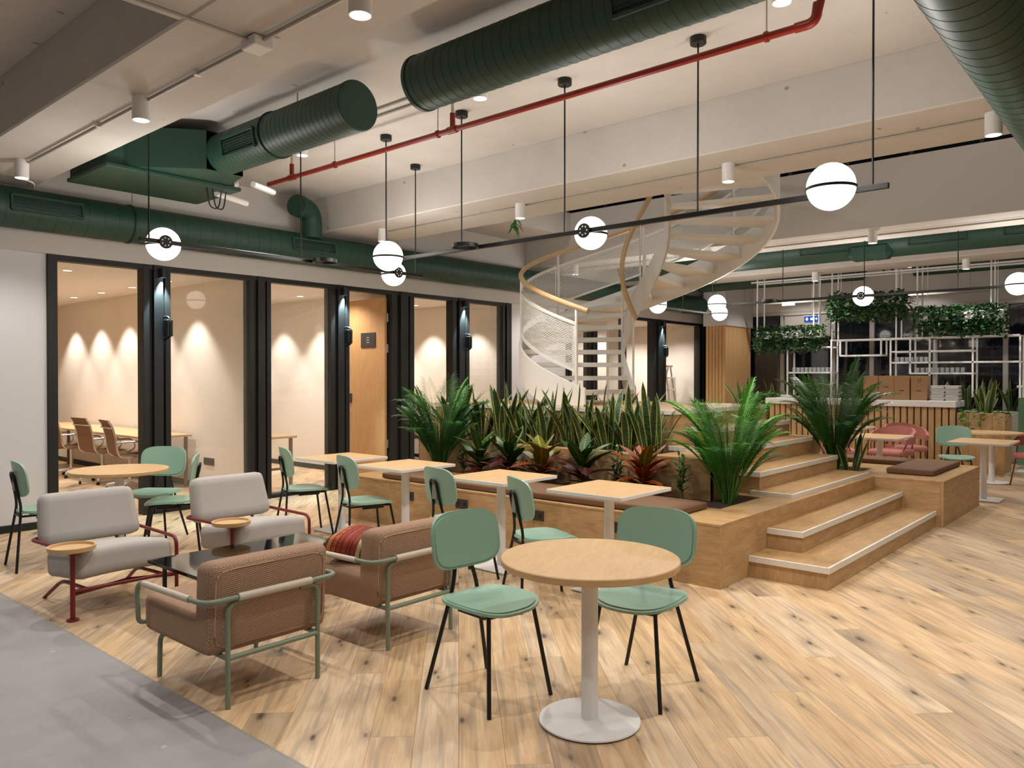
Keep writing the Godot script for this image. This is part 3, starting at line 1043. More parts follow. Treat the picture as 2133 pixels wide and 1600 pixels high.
func build_stage():
	var t := thing("stepped_seating", "large stepped oak seating block with white nosings and built in planters", "seating")
	# left bench: boards on its long face, top boards, planter trough
	var zz := [-6.94, -5.62, -4.30, -2.90]
	for i in 3:
		obj("front_panel", spanned(5.23, 5.26, 0.0, 0.452, zz[i] + 0.001, zz[i + 1] - 0.001, 0.0015, 2, Vector2(i * 0.7, i * 0.33)), M.oak, t)
	obj("front_panel", spanned(5.23, 5.26, 0.0, 0.452, -2.899, -2.55, 0.0015, 2, Vector2(0.9, 0.1)), M.oak, t)
	obj("bench_body", spanned(5.262, 5.85, 0.0, 0.452, -6.93, -2.56, 0.0, 2), M.oak, t)
	obj("bench_top", spanned(5.228, 5.85, 0.452, 0.473, -6.942, -2.548, 0.002, 2, Vector2(0.3, 0.6)), M.oak_tread, t)
	obj("bench_end", spanned(5.85, 6.28, 0.0, 0.473, -6.942, -6.72, 0.002, 2), M.oak_tread, t)
	obj("front_panel", spanned(5.26, 8.88, 0.0, 0.452, -2.56, -2.55, 0.0, 0, Vector2(0.2, 0.5)), M.oak, t)
	obj("bench_top", spanned(5.85, 8.88, 0.30, 0.473, -2.86, -2.548, 0.002, 0), M.oak_tread, t)
	obj("bench_top", spanned(6.66, 6.80, 0.0, 0.473, -3.14, -2.86, 0.001, 0), M.oak_tread, t)
	var so := obj("planting_soil", spanned(5.85, 6.66, 0.0, 0.452, -6.72, -2.86, 0.0), M.soil, t)
	so.set_meta("kind", "stuff")
	# middle tier with its trough
	for i in 3:
		var a := -6.94 + i * 1.267
		obj("tier_panel", spanned(6.28, 6.30, 0.40, 0.80, a + 0.001, a + 1.266, 0.0015, 2, Vector2(i * 0.5 + 0.2, 0.4 + i * 0.21)), M.oak, t)
	obj("tier_panel", spanned(6.28, 6.80, 0.40, 0.80, -3.16, -3.14, 0.0015, 0), M.oak, t)
	obj("tier_ledge", spanned(6.278, 6.40, 0.80, 0.82, -6.942, -3.138, 0.002, 2), M.oak_tread, t)
	obj("tier_ledge", spanned(6.40, 6.78, 0.80, 0.82, -3.74, -3.138, 0.002, 2), M.oak_tread, t)
	so = obj("planting_soil", spanned(6.30, 6.785, 0.40, 0.79, -6.93, -3.16, 0.0), M.soil, t)
	so.set_meta("kind", "stuff")
	# steps
	stage_step(t, 5.706, 8.88, -1.94, -2.55, 0.0, 0.166, true)
	stage_step(t, 6.05, 8.88, -2.26, -2.55, 0.166, 0.33, true)
	stage_step(t, 6.73, 8.88, -2.60, -3.0, 0.45, 0.513, true)
	stage_step(t, 6.80, 8.88, -2.93, -3.3, 0.45, 0.675, true)
	stage_step(t, 6.76, 8.90, -3.22, -3.85, 0.675, 0.865, true)
	stage_step(t, 7.05, 8.95, -3.49, -3.9, 0.865, 1.04, true)
	# top platform
	obj("platform_side", spanned(6.79, 9.0, 0.40, 1.169, -7.2, -3.815, 0.0015, 2), M.oak, t)
	obj("platform_top", spanned(6.796, 9.0, 1.169, 1.215, -7.2, -3.82, 0.001, 2), M.oak_tread, t)
	obj("nosing", spanned(6.775, 9.0, 1.169, 1.216, -3.82, -3.80, 0.002), M.nosing, t)
	obj("nosing", spanned(6.775, 6.796, 1.169, 1.216, -7.2, -3.82, 0.002), M.nosing, t)
	# right bench
	for k in 2:
		obj("front_panel", spanned(8.88, 10.66, 0.0 if k == 0 else 0.345, 0.344 if k == 0 else 0.452, -1.91, -1.88, 0.0015, 0, Vector2(k * 0.6 + 0.3, k * 0.4)), M.oak, t)
	obj("front_panel", spanned(8.88, 8.91, 0.0, 0.344, -2.60, -1.911, 0.0015, 2, Vector2(0.4, 0.2)), M.oak, t)
	obj("front_panel", spanned(8.88, 8.91, 0.345, 0.452, -2.60, -1.911, 0.0015, 2, Vector2(0.9, 0.7)), M.oak, t)
	obj("front_panel", spanned(10.66, 10.69, 0.0, 0.452, -6.94, -1.88, 0.0015, 2), M.oak, t)
	obj("bench_body", spanned(8.92, 10.65, 0.0, 0.452, -2.9, -1.92, 0.0, 0), M.oak, t)
	obj("bench_body", spanned(9.66, 10.65, 0.0, 0.452, -6.93, -2.9, 0.0, 2), M.oak, t)
	obj("bench_top", spanned(8.878, 10.692, 0.452, 0.473, -2.78, -1.878, 0.002, 0, Vector2(0.1, 0.9)), M.oak_tread, t)
	obj("bench_top", spanned(9.62, 10.692, 0.452, 0.473, -6.942, -2.78, 0.002, 2), M.oak_tread, t)
	so = obj("planting_soil", spanned(8.91, 9.62, 0.0, 0.452, -3.4, -2.78, 0.0), M.soil, t)
	so.set_meta("kind", "stuff")
	obj("tier_panel", spanned(9.0, 9.62, 0.40, 0.80, -6.94, -3.40, 0.0015, 2), M.oak, t)
	obj("tier_ledge", spanned(9.0, 9.64, 0.80, 0.82, -6.94, -3.38, 0.002, 2), M.oak_tread, t)
	# sockets on the left bench
	for z in [-5.945, -5.187, -4.27, -3.46]:
		var s := obj("socket_plate", spanned(5.222, 5.231, 0.295, 0.385, z - 0.08, z + 0.08, 0.002), M.socket, t)
		for d in [-0.04, 0.04]:
			obj("socket_hole", lathed([Vector2(0, 0), Vector2(0.02, 0), Vector2(0.02, -0.004)], 14, Transform3D(Basis(Vector3(0, 0, 1), PI / 2), Vector3(5.2215, 0.34, z + d))), M.socket_hole, s)
	# seat cushions
	var flat := func(p): return p
	var st := S()
	rbox(st, Vector3(0.53, 0.06, 3.48), 0.018, 8, flat)
	var c := obj("bench_cushion", st, M.cushion_brown)
	c.position = Vector3(5.535, 0.504, -4.675)
	tag(c, "long flat brown cushion on bench behind the square tables", "cushion")
	st = S()
	rbox(st, Vector3(1.32, 0.065, 0.48), 0.02, 8, flat)
	c = obj("bench_cushion", st, M.cushion_brown)
	c.position = Vector3(9.89, 0.506, -2.29)
	tag(c, "short brown cushion at the front corner of the right bench", "cushion")
	st = S()
	rbox(st, Vector3(0.42, 0.06, 3.8), 0.018, 8, flat)
	c = obj("bench_cushion", st, M.cushion_brown)
	c.position = Vector3(10.34, 0.504, -4.44)
	tag(c, "long brown cushion along the outer edge of the right bench", "cushion")

# ------------------------------------------------------------------ spiral stair
const SC := Vector3(8.77, 0, -5.33)
const RI := 0.32
const RO := 1.62
func sp(deg: float, r: float, y: float) -> Vector3:
	var a := deg_to_rad(deg)
	return SC + Vector3(0.657, 0, 0.754) * (-sin(a) * r) + Vector3(0.754, 0, -0.657) * (-cos(a) * r) + Vector3(0, y, 0)

func rise(deg: float) -> float:
	return 1.215 + 0.17 * ((deg - 38.0) / 17.0 + 1.0)

func helix_plate(st: SurfaceTool, r: float, th: float, d0: float, d1: float, lo: float, hi: float, step := 4.0, floor_y := 0.0):
	var n := int(ceil((d1 - d0) / step))
	var prev := []
	for i in n + 1:
		var d := d0 + (d1 - d0) * i / n
		var y := rise(d)
		var ylo := maxf(y + lo, floor_y)
		var cur := [sp(d, r - th / 2, ylo), sp(d, r + th / 2, ylo), sp(d, r + th / 2, maxf(y + hi, ylo)), sp(d, r - th / 2, maxf(y + hi, ylo))]
		if i > 0:
			var mid: Vector3 = (cur[0] + cur[1] + prev[0] + prev[1]) / 4
			var out := (mid - SC) * Vector3(1, 0, 1)
			out = out.normalized()
			quad(st, prev[1], cur[1], cur[2], prev[2], out)
			quad(st, prev[0], cur[0], cur[3], prev[3], -out)
			quad(st, prev[2], cur[2], cur[3], prev[3], Vector3.UP)
			quad(st, prev[0], cur[0], cur[1], prev[1], Vector3.DOWN)
		if i == 0 or i == n:
			var e := (sp(d + 1, r, y) - sp(d, r, y)).normalized() * (-1.0 if i == 0 else 1.0)
			quad(st, cur[0], cur[1], cur[2], cur[3], e)
		prev = cur

func helix_tube(st: SurfaceTool, r: float, tr: float, d0: float, d1: float, off: float, sides := 8, step := 5.0):
	var n := int(ceil((d1 - d0) / step))
	var pts := []
	for i in n + 1:
		var d := d0 + (d1 - d0) * i / n
		pts.append(sp(d, r, rise(d) + off))
	tube(st, pts, tr, sides)

func build_spiral():
	var t := thing("spiral_staircase", "white steel spiral staircase with oak handrails rising from the platform", "staircase")
	for i in 18:
		var a0 := 38.0 + 17.0 * i
		var a1 := a0 + 19.0
		var y := rise(a0)
		var st := S()
		for k in 4:
			var b0 := a0 + (a1 - a0) * k / 4
			var b1 := a0 + (a1 - a0) * (k + 1) / 4
			var P := [sp(b0, RI, y), sp(b0, RO, y), sp(b1, RO, y), sp(b1, RI, y)]
			var dn := Vector3(0, -0.055, 0)
			quad(st, P[0], P[1], P[2], P[3], Vector3.UP)
			quad(st, P[0] + dn, P[1] + dn, P[2] + dn, P[3] + dn, Vector3.DOWN)
			quad(st, P[1], P[2], P[2] + dn, P[1] + dn, (P[1] - SC).normalized())
			if k == 0:
				quad(st, P[0], P[1], P[1] + dn, P[0] + dn, (P[0] - P[3]).normalized())
			if k == 3:
				quad(st, P[3], P[2], P[2] + dn, P[3] + dn, (P[3] - P[0]).normalized())
		obj("tread", st, M.stair_white, t)
	var st2 := S()
	helix_plate(st2, RO + 0.015, 0.03, 34.0, 344.0, -0.34, 0.07, 4.0, 1.216)
	obj("outer_stringer", st2, M.stair_white, t)
	st2 = S()
	helix_plate(st2, RI - 0.015, 0.03, 34.0, 344.0, -0.34, 0.07, 5.0, 1.216)
	obj("inner_stringer", st2, M.stair_white, t)
	# balustrades
	st2 = S()
	helix_tube(st2, RO + 0.005, 0.032, 33.0, 344.0, 0.95, 10)
	obj("handrail", st2, M.handrail, t)
	st2 = S()
	helix_tube(st2, RI - 0.01, 0.032, 33.0, 344.0, 0.95, 10, 8.0)
	obj("handrail", st2, M.handrail, t)
	for i in 7:
		var d := 38.5 + i * 50.0
		if d > 344:
			break
		obj("post", tubed([sp(d, RO, rise(d) - 0.02), sp(d, RO, rise(d) + 0.94)], 0.020, 6), M.stair_white, t)
		if d > 300:
			break
		var d1 := d + 49.0
		var pf := obj("panel_frame", S_panel(d, d1), M.stair_white, t)
		var inf := S()
		for k in 26:
			var off := 0.22 + 0.52 * (k + 0.5) / 26
			var n := 10
			for j in n:
				var a := d + 1.0 + (d1 - d - 2.0) * j / n
				var b := d + 1.0 + (d1 - d - 2.0) * (j + 1) / n
				var ha := Vector3(0, 0.0055, 0)
				quad(inf, sp(a, RO, rise(a) + off) - ha, sp(b, RO, rise(b) + off) - ha, sp(b, RO, rise(b) + off) + ha, sp(a, RO, rise(a) + off) + ha, ((sp(a, RO, 0) - SC) * Vector3(1, 0, 1)).normalized())
		var m := obj("wire_infill", inf, M.stair_white, pf)
		m.set_meta("kind", "stuff")
	for i in 5:
		var d := 40.0 + i * 68.0
		obj("post", tubed([sp(d, RI - 0.01, rise(d) - 0.02), sp(d, RI - 0.01, rise(d) + 0.94)], 0.016, 6), M.stair_white, t)

func S_panel(d0: float, d1: float) -> SurfaceTool:
	var st := S()
	helix_plate(st, RO, 0.02, d0 + 0.6, d1, 0.20, 0.235, 5.0)
	helix_plate(st, RO, 0.02, d0 + 0.6, d1, 0.74, 0.775, 5.0)
	for d in [d0 + 1.0, d1 - 0.6]:
		tube(st, [sp(d, RO, rise(d) + 0.20), sp(d, RO, rise(d) + 0.77)], 0.012, 4)
	return st

# ------------------------------------------------------------------ ducts
func duct_pipe(t: Node3D, a: Vector3, b: Vector3, r: float, pitch: float, caps := true):
	obj("pipe", tubed([a, b], r, 36), M.duct, t)
	var dir := (b - a).normalized()
	var n := int((b - a).length() / pitch)
	var bas := Basis(Quaternion(Vector3.UP, dir)) if absf(dir.y) < 0.99 else Basis()
	var st := S()
	for k in range(0, n + 1):
		var c := a + dir * (0.004 + k * pitch)
		lathe(st, [Vector2(r - 0.001, -0.0032), Vector2(r + 0.0016, -0.002), Vector2(r + 0.0016, 0.002), Vector2(r - 0.001, 0.0032)], 36, Transform3D(bas, c))
	var o := obj("seams", st, M.duct_rib if pitch < 0.1 else M.duct_seam, t)
	if n > 20:
		o.set_meta("kind", "stuff")

# rectangular grille on a duct: centre, outward normal, direction of its length
func grille(t: Node3D, c: Vector3, nrm: Vector3, along: Vector3, w: float, h: float):
	var up := along.cross(nrm).normalized()
	var bas := Basis(along, up, nrm)
	var st := S()
	for s in [-1, 1]:
		box(st, c + up * s * (h / 2), Vector3(w, 0.022, 0.03), 0.003, 0, bas)
		box(st, c + along * s * (w / 2), Vector3(0.022, h, 0.03), 0.003, 0, bas)
	var g := obj("grille_frame", st, M.duct, t)
	st = S()
	box(st, c - nrm * 0.012, Vector3(w, h, 0.006), 0.0, 0, bas)
	obj("grille_back", st, M.duct, g)
	for k in 7:
		st = S()
		box(st, c + up * (h * ((k + 0.5) / 7 - 0.5)), Vector3(w - 0.02, 0.007, 0.016), 0.001, 0, bas)
		obj("louvre", st, M.duct_seam, g)

func build_ducts():
	var t := thing("air_duct", "long dark green spiral duct along the top of glazed wall", "duct")
	duct_pipe(t, Vector3(-3, 3.165, -8.49), Vector3(17.6, 3.165, -8.49), 0.195, 0.145)
	var nrm := Vector3(0, 0.1, 1).normalized()
	for x in [2.72, 5.75, 10.4, 14.6]:
		grille(t, Vector3(x, 3.185, -8.295), nrm, Vector3.RIGHT, 0.62, 0.14)
	for x in [3.55, 7.2, 10.9]:
		obj("clamp_ring", lathed([Vector2(0.197, -0.012), Vector2(0.206, -0.008), Vector2(0.206, 0.008), Vector2(0.197, 0.012)], 36, Transform3D(Basis(Vector3(0, 0, 1), PI / 2), Vector3(x, 3.165, -8.49))), M.duct_seam, t)
		obj("hanger", tubed([Vector3(x + 0.02, 3.36, -8.44), Vector3(x + 0.02, SLAB, -8.44)], 0.006, 6), M.galv, t)
	# elbow that rises from it
	var e := fillet([Vector3(5.78, 3.30, -8.42), Vector3(5.78, 3.64, -8.42), Vector3(5.48, 3.66, -8.30)], 0.2, 7)
	obj("elbow", tubed(e, 0.135, 24), M.duct, t)
	t = thing("air_duct", "dark green ribbed duct with blind end hanging from a green box unit", "duct")
	duct_pipe(t, Vector3(3.68, 3.60, -6.72), Vector3(3.68, 3.60, -4.76), 0.185, 0.062)
	obj("end_cap", lathed([Vector2(0, 0.006), Vector2(0.18, 0.006), Vector2(0.19, 0.0), Vector2(0.19, -0.03)], 36, Transform3D(Basis(Vector3(1, 0, 0), PI / 2), Vector3(3.68, 3.60, -4.755))), M.duct, t)
	grille(t, Vector3(3.50, 3.565, -6.18), Vector3(-1, -0.15, 0).normalized(), Vector3(0, 0, 1), 0.52, 0.15)
	obj("collar", lathed([Vector2(0.186, -0.01), Vector2(0.198, -0.008), Vector2(0.198, 0.008), Vector2(0.186, 0.01)], 36, Transform3D(Basis(Vector3(1, 0, 0), PI / 2), Vector3(3.68, 3.60, -5.85))), M.duct_seam, t)
	obj("hanger", tubed([Vector3(3.68, 3.78, -5.55), Vector3(3.68, SLAB, -5.55)], 0.006, 6), M.galv, t)
	t = thing("fan_coil_unit", "dark green box unit with white pipe bends beside first beam", "air unit", Vector3.ZERO)
	obj("casing", spanned(2.80, 4.02, 3.42, 3.80, -7.98, -7.15, 0.01), M.duct, t)
	obj("drip_tray", spanned(2.78, 4.06, 3.385, 3.42, -8.0, -7.10, 0.006), M.duct, t)
	# tapered plenum from the unit to the duct
	var st := S()
	var A := [Vector3(2.95, 3.42, -7.15), Vector3(3.95, 3.42, -7.15), Vector3(3.95, 3.78, -7.15), Vector3(2.95, 3.78, -7.15)]
	var B := [Vector3(3.50, 3.43, -6.72), Vector3(3.86, 3.43, -6.72), Vector3(3.86, 3.78, -6.72), Vector3(3.50, 3.78, -6.72)]
	for k in 4:
		var k2 := (k + 1) % 4
		var n: Vector3 = (A[k2] - A[k]).cross(B[k] - A[k]).normalized()
		var mid: Vector3 = (A[0] + A[2]) / 2
		if n.dot(A[k] - mid) < 0:
			n = -n
		quad(st, A[k], A[k2], B[k2], B[k], n)
	obj("plenum", st, M.duct, t)
	for k in 3:
		obj("pipe_bend", tubed(fillet([Vector3(4.02, 3.50 + k * 0.09, -7.35 - k * 0.1), Vector3(4.16, 3.50 + k * 0.09, -7.35 - k * 0.1), Vector3(4.18, 3.58 + k * 0.06, -7.45 - k * 0.1), Vector3(4.18, 3.80, -7.5 - k * 0.1)], 0.06), 0.026, 10), M.white_paint, t)
	obj("drain_pipe", tubed([Vector3(3.9, 3.37, -7.3), Vector3(4.32, 3.36, -7.45)], 0.03, 10), M.white_paint, t)
	obj("drain_pipe", tubed([Vector3(4.1, 3.44, -6.95), Vector3(4.42, 3.44, -7.1)], 0.03, 10), M.white_paint, t)
	for k in 2:
		obj("cable_loop", tubed(fillet([Vector3(3.75 + k * 0.06, 3.39, -7.2), Vector3(3.78 + k * 0.06, 3.20, -7.2), Vector3(3.90 + k * 0.05, 3.20, -7.25), Vector3(3.93 + k * 0.05, 3.39, -7.25)], 0.07), 0.007, 6), M.black, t)
	t = thing("air_duct", "large dark green ribbed duct above the red sprinkler pipe", "duct")
	duct_pipe(t, Vector3(3.70, 3.60, -4.06), Vector3(3.70, 3.60, 4.9), 0.187, 0.075)
	obj("end_cap", lathed([Vector2(0, 0.006), Vector2(0.18, 0.006), Vector2(0.192, 0.0), Vector2(0.192, -0.03)], 36, Transform3D(Basis(Vector3(1, 0, 0), -PI / 2), Vector3(3.70, 3.60, -4.065))), M.duct, t)
	grille(t, Vector3(3.52, 3.56, -2.05), Vector3(-1, -0.2, 0).normalized(), Vector3(0, 0, 1), 0.62, 0.15)
	t = thing("air_duct", "wide green spiral duct with dark seams crossing below the beams", "duct")
	duct_pipe(t, Vector3(0.6, 3.2, -0.69), Vector3(12.2, 3.2, -0.69), 0.2, 0.125)
	for x in [2.9, 5.2, 9.0]:
		obj("hanger", tubed([Vector3(x, 3.39, -0.69), Vector3(x, SLAB, -0.69)], 0.006, 6), M.galv, t)
	t = thing("air_duct", "green duct with black louvred outlets beyond the stair opening", "duct")
	duct_pipe(t, Vector3(12.7, 3.60, -8.2), Vector3(12.7, 3.60, 4.9), 0.235, 0.9)
	for z in [-6.3, -4.35, -2.75, -1.55]:
		grille(t, Vector3(12.475, 3.56, z), Vector3(-1, -0.1, 0).normalized(), Vector3(0, 0, 1), 0.75, 0.17)
	obj("hopper", spanned(12.44, 12.75, 3.33, 3.60, -4.0, -3.35, 0.08), M.duct, t)
	for e2 in [[-8.2, -4.75, "left green duct stub high above the bar, ending at red pipe"], [-3.85, 4.9, "right green duct stub high above the bar, starting at red pipe"]]:
		t = thing("air_duct", e2[2], "duct")
		duct_pipe(t, Vector3(15.8, 3.60, e2[0]), Vector3(15.8, 3.60, e2[1]), 0.19, 0.6)

func build_pipes():
	var t := thing("sprinkler_pipe", "long red sprinkler pipe hung below the ceiling beside pendant rods", "pipe")
	obj("pipe", tubed(fillet([Vector3(4.67, 3.65, -7.6), Vector3(4.67, 3.65, -1.68), Vector3(4.67, SLAB, -1.62)], 0.06, 6), 0.024, 14), M.red_pipe, t)
	obj("elbow", tubed(fillet([Vector3(4.67, 3.65, -1.80), Vector3(4.67, 3.65, -1.68), Vector3(4.67, 3.76, -1.665)], 0.06, 6), 0.031, 14), M.red_pipe, t)
	for z in [-7.15, -4.74]:
		obj("tee", tubed([Vector3(4.67, 3.65, z - 0.05), Vector3(4.67, 3.65, z + 0.05)], 0.032, 14), M.red_pipe, t)
		obj("riser", tubed([Vector3(4.67, 3.66, z), Vector3(4.67, 3.79, z)], 0.024, 12), M.red_pipe, t)
		obj("sprinkler_head", tubed([Vector3(4.67, 3.79, z), Vector3(4.67, SLAB, z)], 0.014, 10), M.steel, t)
	for z in [-4.92, -1.98, -6.4]:
		obj("hanger_ring", lathed([Vector2(0.026, -0.012), Vector2(0.034, -0.01), Vector2(0.034, 0.01), Vector2(0.026, 0.012)], 18, Transform3D(Basis(Vector3(1, 0, 0), PI / 2), Vector3(4.67, 3.65, z))), M.red_pipe, t)
		obj("hanger_rod", tubed([Vector3(4.67, 3.68, z), Vector3(4.67, SLAB, z)], 0.005, 6), M.steel, t)
	t = thing("sprinkler_pipe", "short red sprinkler pipe between two green duct stubs", "pipe")
	obj("pipe", tubed([Vector3(15.5, 3.455, -4.9), Vector3(15.5, 3.455, -3.7)], 0.02, 10), M.red_pipe, t)
	for z in [-4.3, -4.15]:
		obj("riser", tubed([Vector3(15.5, 3.46, z), Vector3(15.5, 3.54, z)], 0.022, 8), M.red_pipe, t)
	for z in [-4.8, -3.75]:
		obj("hanger_rod", tubed([Vector3(15.5, 3.47, z), Vector3(15.5, SLAB, z)], 0.005, 6), M.steel, t)
	# conduits
	t = thing("conduit", "white cable conduit on first beam linking its spotlights", "conduit")
	obj("tube", tubed([Vector3(2.34, 3.407, -7.6), Vector3(2.34, 3.407, 4.8)], 0.012, 8), M.galv, t)
	obj("cross_tube", tubed([Vector3(2.34, 3.407, -3.92), Vector3(0.5, 3.407, -3.92)], 0.010, 8), M.galv, t)
	obj("junction_box", spanned(2.28, 2.40, 3.365, 3.424, -3.99, -3.85, 0.006), M.white_paint, t)
	for z in [-6.1, -4.6, -2.2]:
		obj("clip", spanned(2.318, 2.362, 3.395, 3.424, z - 0.012, z + 0.012, 0.002), M.white_paint, t)
	obj("flex_tail", tubed(fillet([Vector3(2.34, 3.405, -7.75), Vector3(2.40, 3.38, -8.1), Vector3(2.62, 3.40, -8.35), Vector3(2.68, 3.40, -8.6)], 0.1), 0.010, 8), M.white_paint, t)
	t = thing("conduit", "thin cable conduit on the wide beam before the stair", "conduit")
	obj("tube", tubed([Vector3(6.52, 3.42, -7.8), Vector3(6.52, 3.42, 4.8)], 0.008, 6), M.galv, t)
	t = thing("conduit", "thin cable conduit on the beam beyond stair opening", "conduit")
	obj("tube", tubed([Vector3(10.85, 3.405, -8.0), Vector3(10.85, 3.405, 4.8)], 0.012, 6), M.galv, t)
	for x in [4.34, 4.46]:
		t = thing("conduit", "pair of parallel conduits on the slab between green ducts", "conduit", Vector3.ZERO, 0.0, "slab conduits")
		obj("tube", tubed([Vector3(x, 3.87, -6.5), Vector3(x, 3.87, 4.8)], 0.011, 8), M.galv, t)

func build_ceiling_lamps():
	var proto: Node3D = null
	var sets := [["on first painted beam", SOFFIT, [[2.30, -7.65], [2.31, -5.32], [2.33, -2.99], [2.33, -0.66], [2.33, 1.67]]], ["on the ceiling slab beside red pipe", SLAB, [[4.43, -6.6], [4.44, -4.2], [4.46, -1.8], [4.46, 0.6], [4.46, 3.0]]], ["on the wide beam before the stair", SOFFIT, [[6.40, -7.77], [6.45, -5.5], [6.45, -3.08], [6.45, -1.06], [6.45, 1.3]]], ["on the beam beyond stair opening", SOFFIT, [[10.62, -7.83], [10.63, -5.4], [10.65, -3.09], [10.65, -0.7], [10.65, 1.7]]], ["on the beam above the bar", SOFFIT, [[14.17, -7.55], [14.2, -5.1], [14.2, -2.7], [14.2, -0.3]]], ["on the slab above the grey floor", SLAB, [[0.3, -6.3], [0.3, -1.8], [0.3, 0.8]]], ["on the beam above the grey floor", SOFFIT, [[-1.8, -5.0], [-1.8, -1.5]]], ["on the slab behind the bar", SLAB, [[16.9, -6.6], [16.9, -4.2], [16.9, -1.8]]]]
	for s in sets:
		for p in s[2]:
			var lab: String = "lit white cylinder spotlight " + s[0]
			var t := thing("ceiling_spotlight", lab, "spotlight", Vector3(p[0], s[1], p[1]), 0.0, "white cylinder spotlights " + s[0])
			obj("body", lathed([Vector2(0, 0.0), Vector2(0.056, 0.0), Vector2(0.056, -0.158), Vector2(0.051, -0.16), Vector2(0.051, -0.152)], 28), M.spot_body, t)
			obj("lamp_disc", lathed([Vector2(0, -0.153), Vector2(0.051, -0.153)], 28), M.lamp_disc, t)
			var e := SPOT_E
			if s[1] == SLAB:
				e *= 1.15
			spot(t, Vector3(0, -0.163, 0), e, 62.0, NEUTRAL, 0.025, 0.55)
	for p in [[8.2, -6.6], [9.6, -3.6], [8.2, -0.9]]:
		var t := thing("upper_spotlight", "spotlight on the storey above, shining down the stair opening", "spotlight", Vector3(p[0], 7.3, p[1]), 0.0, "spotlights above the stair opening")
		obj("body", lathed([Vector2(0, 0.0), Vector2(0.056, 0.0), Vector2(0.056, -0.158), Vector2(0.051, -0.16), Vector2(0.051, -0.152)], 20), M.spot_body, t)
		obj("lamp_disc", lathed([Vector2(0, -0.153), Vector2(0.051, -0.153)], 20), M.lamp_disc, t)
		spot(t, Vector3(0, -0.163, 0), SPOT_E * 1.6, 60.0, NEUTRAL, 0.035, 0.6)

# ------------------------------------------------------------------ linear pendants with globes
# axis: unit vector along the bar; side: unit vector across; globes: [distance along, side sign, has disc, radius]
func pendant(label: String, org: Vector3, axis: Vector3, length: float, rods: Array, globes: Array, rings: Array):
	var t := thing("linear_pendant", label, "pendant lamp", org)
	var side := axis.cross(Vector3.UP).normalized()
	var bas := Basis(axis, Vector3.UP, side)
	var st := S()
	box(st, axis * length / 2, Vector3(length, 0.034, 0.028), 0.003, 0, bas)
	obj("bar", st, M.black, t)
	for r in rods:
		var p: Vector3 = axis * r[0]
		obj("rod", tubed([p + Vector3(0, 0.01, 0), p + Vector3(0, r[1] - org.y, 0)], 0.0065, 8), M.black, t)
		obj("canopy", lathed([Vector2(0, 0), Vector2(0.056, 0), Vector2(0.056, -0.045), Vector2(0.052, -0.05), Vector2(0, -0.05)], 24, Transform3D(Basis(), p + Vector3(0, r[1] - org.y, 0))), M.black, t)
	for g in globes:
		var c: Vector3 = axis * g[0] + side * g[1] * (g[3] + 0.012) + Vector3(0, 0.008, 0)
		var gl := obj("globe_glass", lathed(sphere_profile(g[3], 18), 32, Transform3D(Basis(), c), true), M.globe_glass, t)
		obj("globe_band", lathed([Vector2(g[3] + 0.001, -0.008), Vector2(g[3] + 0.006, -0.008), Vector2(g[3] + 0.006, 0.008), Vector2(g[3] + 0.001, 0.008)], 36, Transform3D(Basis(), c + Vector3(0, -0.012, 0))), M.black, gl)
		omni(t, c, GLOBE_E, NEUTRAL, g[3] * 0.9)
		if g[2]:
			# the perforated fixing disc between bar and globe, facing the bar
			var dc: Vector3 = axis * (g[0] + g[4]) - side * g[1] * 0.016
			var up := Quaternion(Vector3.UP, -side * g[1])
			obj("fixing_disc", lathed([Vector2(0, 0), Vector2(0.056, 0), Vector2(0.056, 0.012), Vector2(0, 0.012)], 24, Transform3D(Basis(up), dc)), M.black, gl)
			for k in 7:
				var a := TAU * k / 7
				obj("disc_hole", lathed([Vector2(0, 0.0), Vector2(0.007, 0.0), Vector2(0.007, 0.0135), Vector2(0, 0.0135)], 10, Transform3D(Basis(up), dc + axis * cos(a) * 0.033 + Vector3.UP * sin(a) * 0.033)), M.spot_body, gl)
	for r in rings:
		var c: Vector3 = axis * r[0] + side * r[1] * 0.12
		obj("holder_ring", lathed([Vector2(0.105, -0.017), Vector2(0.117, -0.017), Vector2(0.117, 0.017), Vector2(0.105, 0.017), Vector2(0.105, -0.017)], 32, Transform3D(Basis(), c)), M.black, t)

func build_pendants():
	var Z := Vector3(0, 0, 1)
	# axis +Z: side = axis x up = -X
	pendant("long black linear pendant with three white globes in front of the stair", Vector3(4.89, 2.67, -5.95), Z, 4.62, [[0.07, SLAB], [1.10, SLAB], [2.24, SLAB], [3.39, SLAB], [4.53, SLAB]], [[0.28, 1.0, false, 0.14], [2.39, -1.0, true, 0.13, 0.05], [4.34, 1.0, false, 0.14]], [[1.26, 1.0]])
	pendant("black linear pendant with two globes parallel to the glazed wall", Vector3(2.78, 2.67, -6.45), Vector3.RIGHT, 3.10, [[0.08, SLAB], [1.53, SLAB], [3.0, SLAB]], [[0.27, -1.0, true, 0.14, -0.06], [2.81, -1.0, true, 0.135, -0.07]], [[1.72, 1.0]])
	pendant("long black linear pendant with three globes before the bar", Vector3(11.35, 2.67, -5.75), Z, 4.8, [[0.07, SLAB], [1.2, SLAB], [2.35, SLAB], [3.5, SLAB], [4.7, SLAB]], [[0.22, 1.0, false, 0.14], [2.29, -1.0, true, 0.14, 0.02], [4.18, 1.0, false, 0.14]], [[1.05, 1.0]])
	pendant("black linear pendant with two globes beyond the spiral stair", Vector3(10.5, 2.67, -6.45), Vector3.RIGHT, 2.6, [[0.1, SLAB], [1.3, SLAB], [2.5, SLAB]], [[0.22, 1.0, false, 0.14], [2.36, 1.0, false, 0.14]], [[1.7, -1.0]])

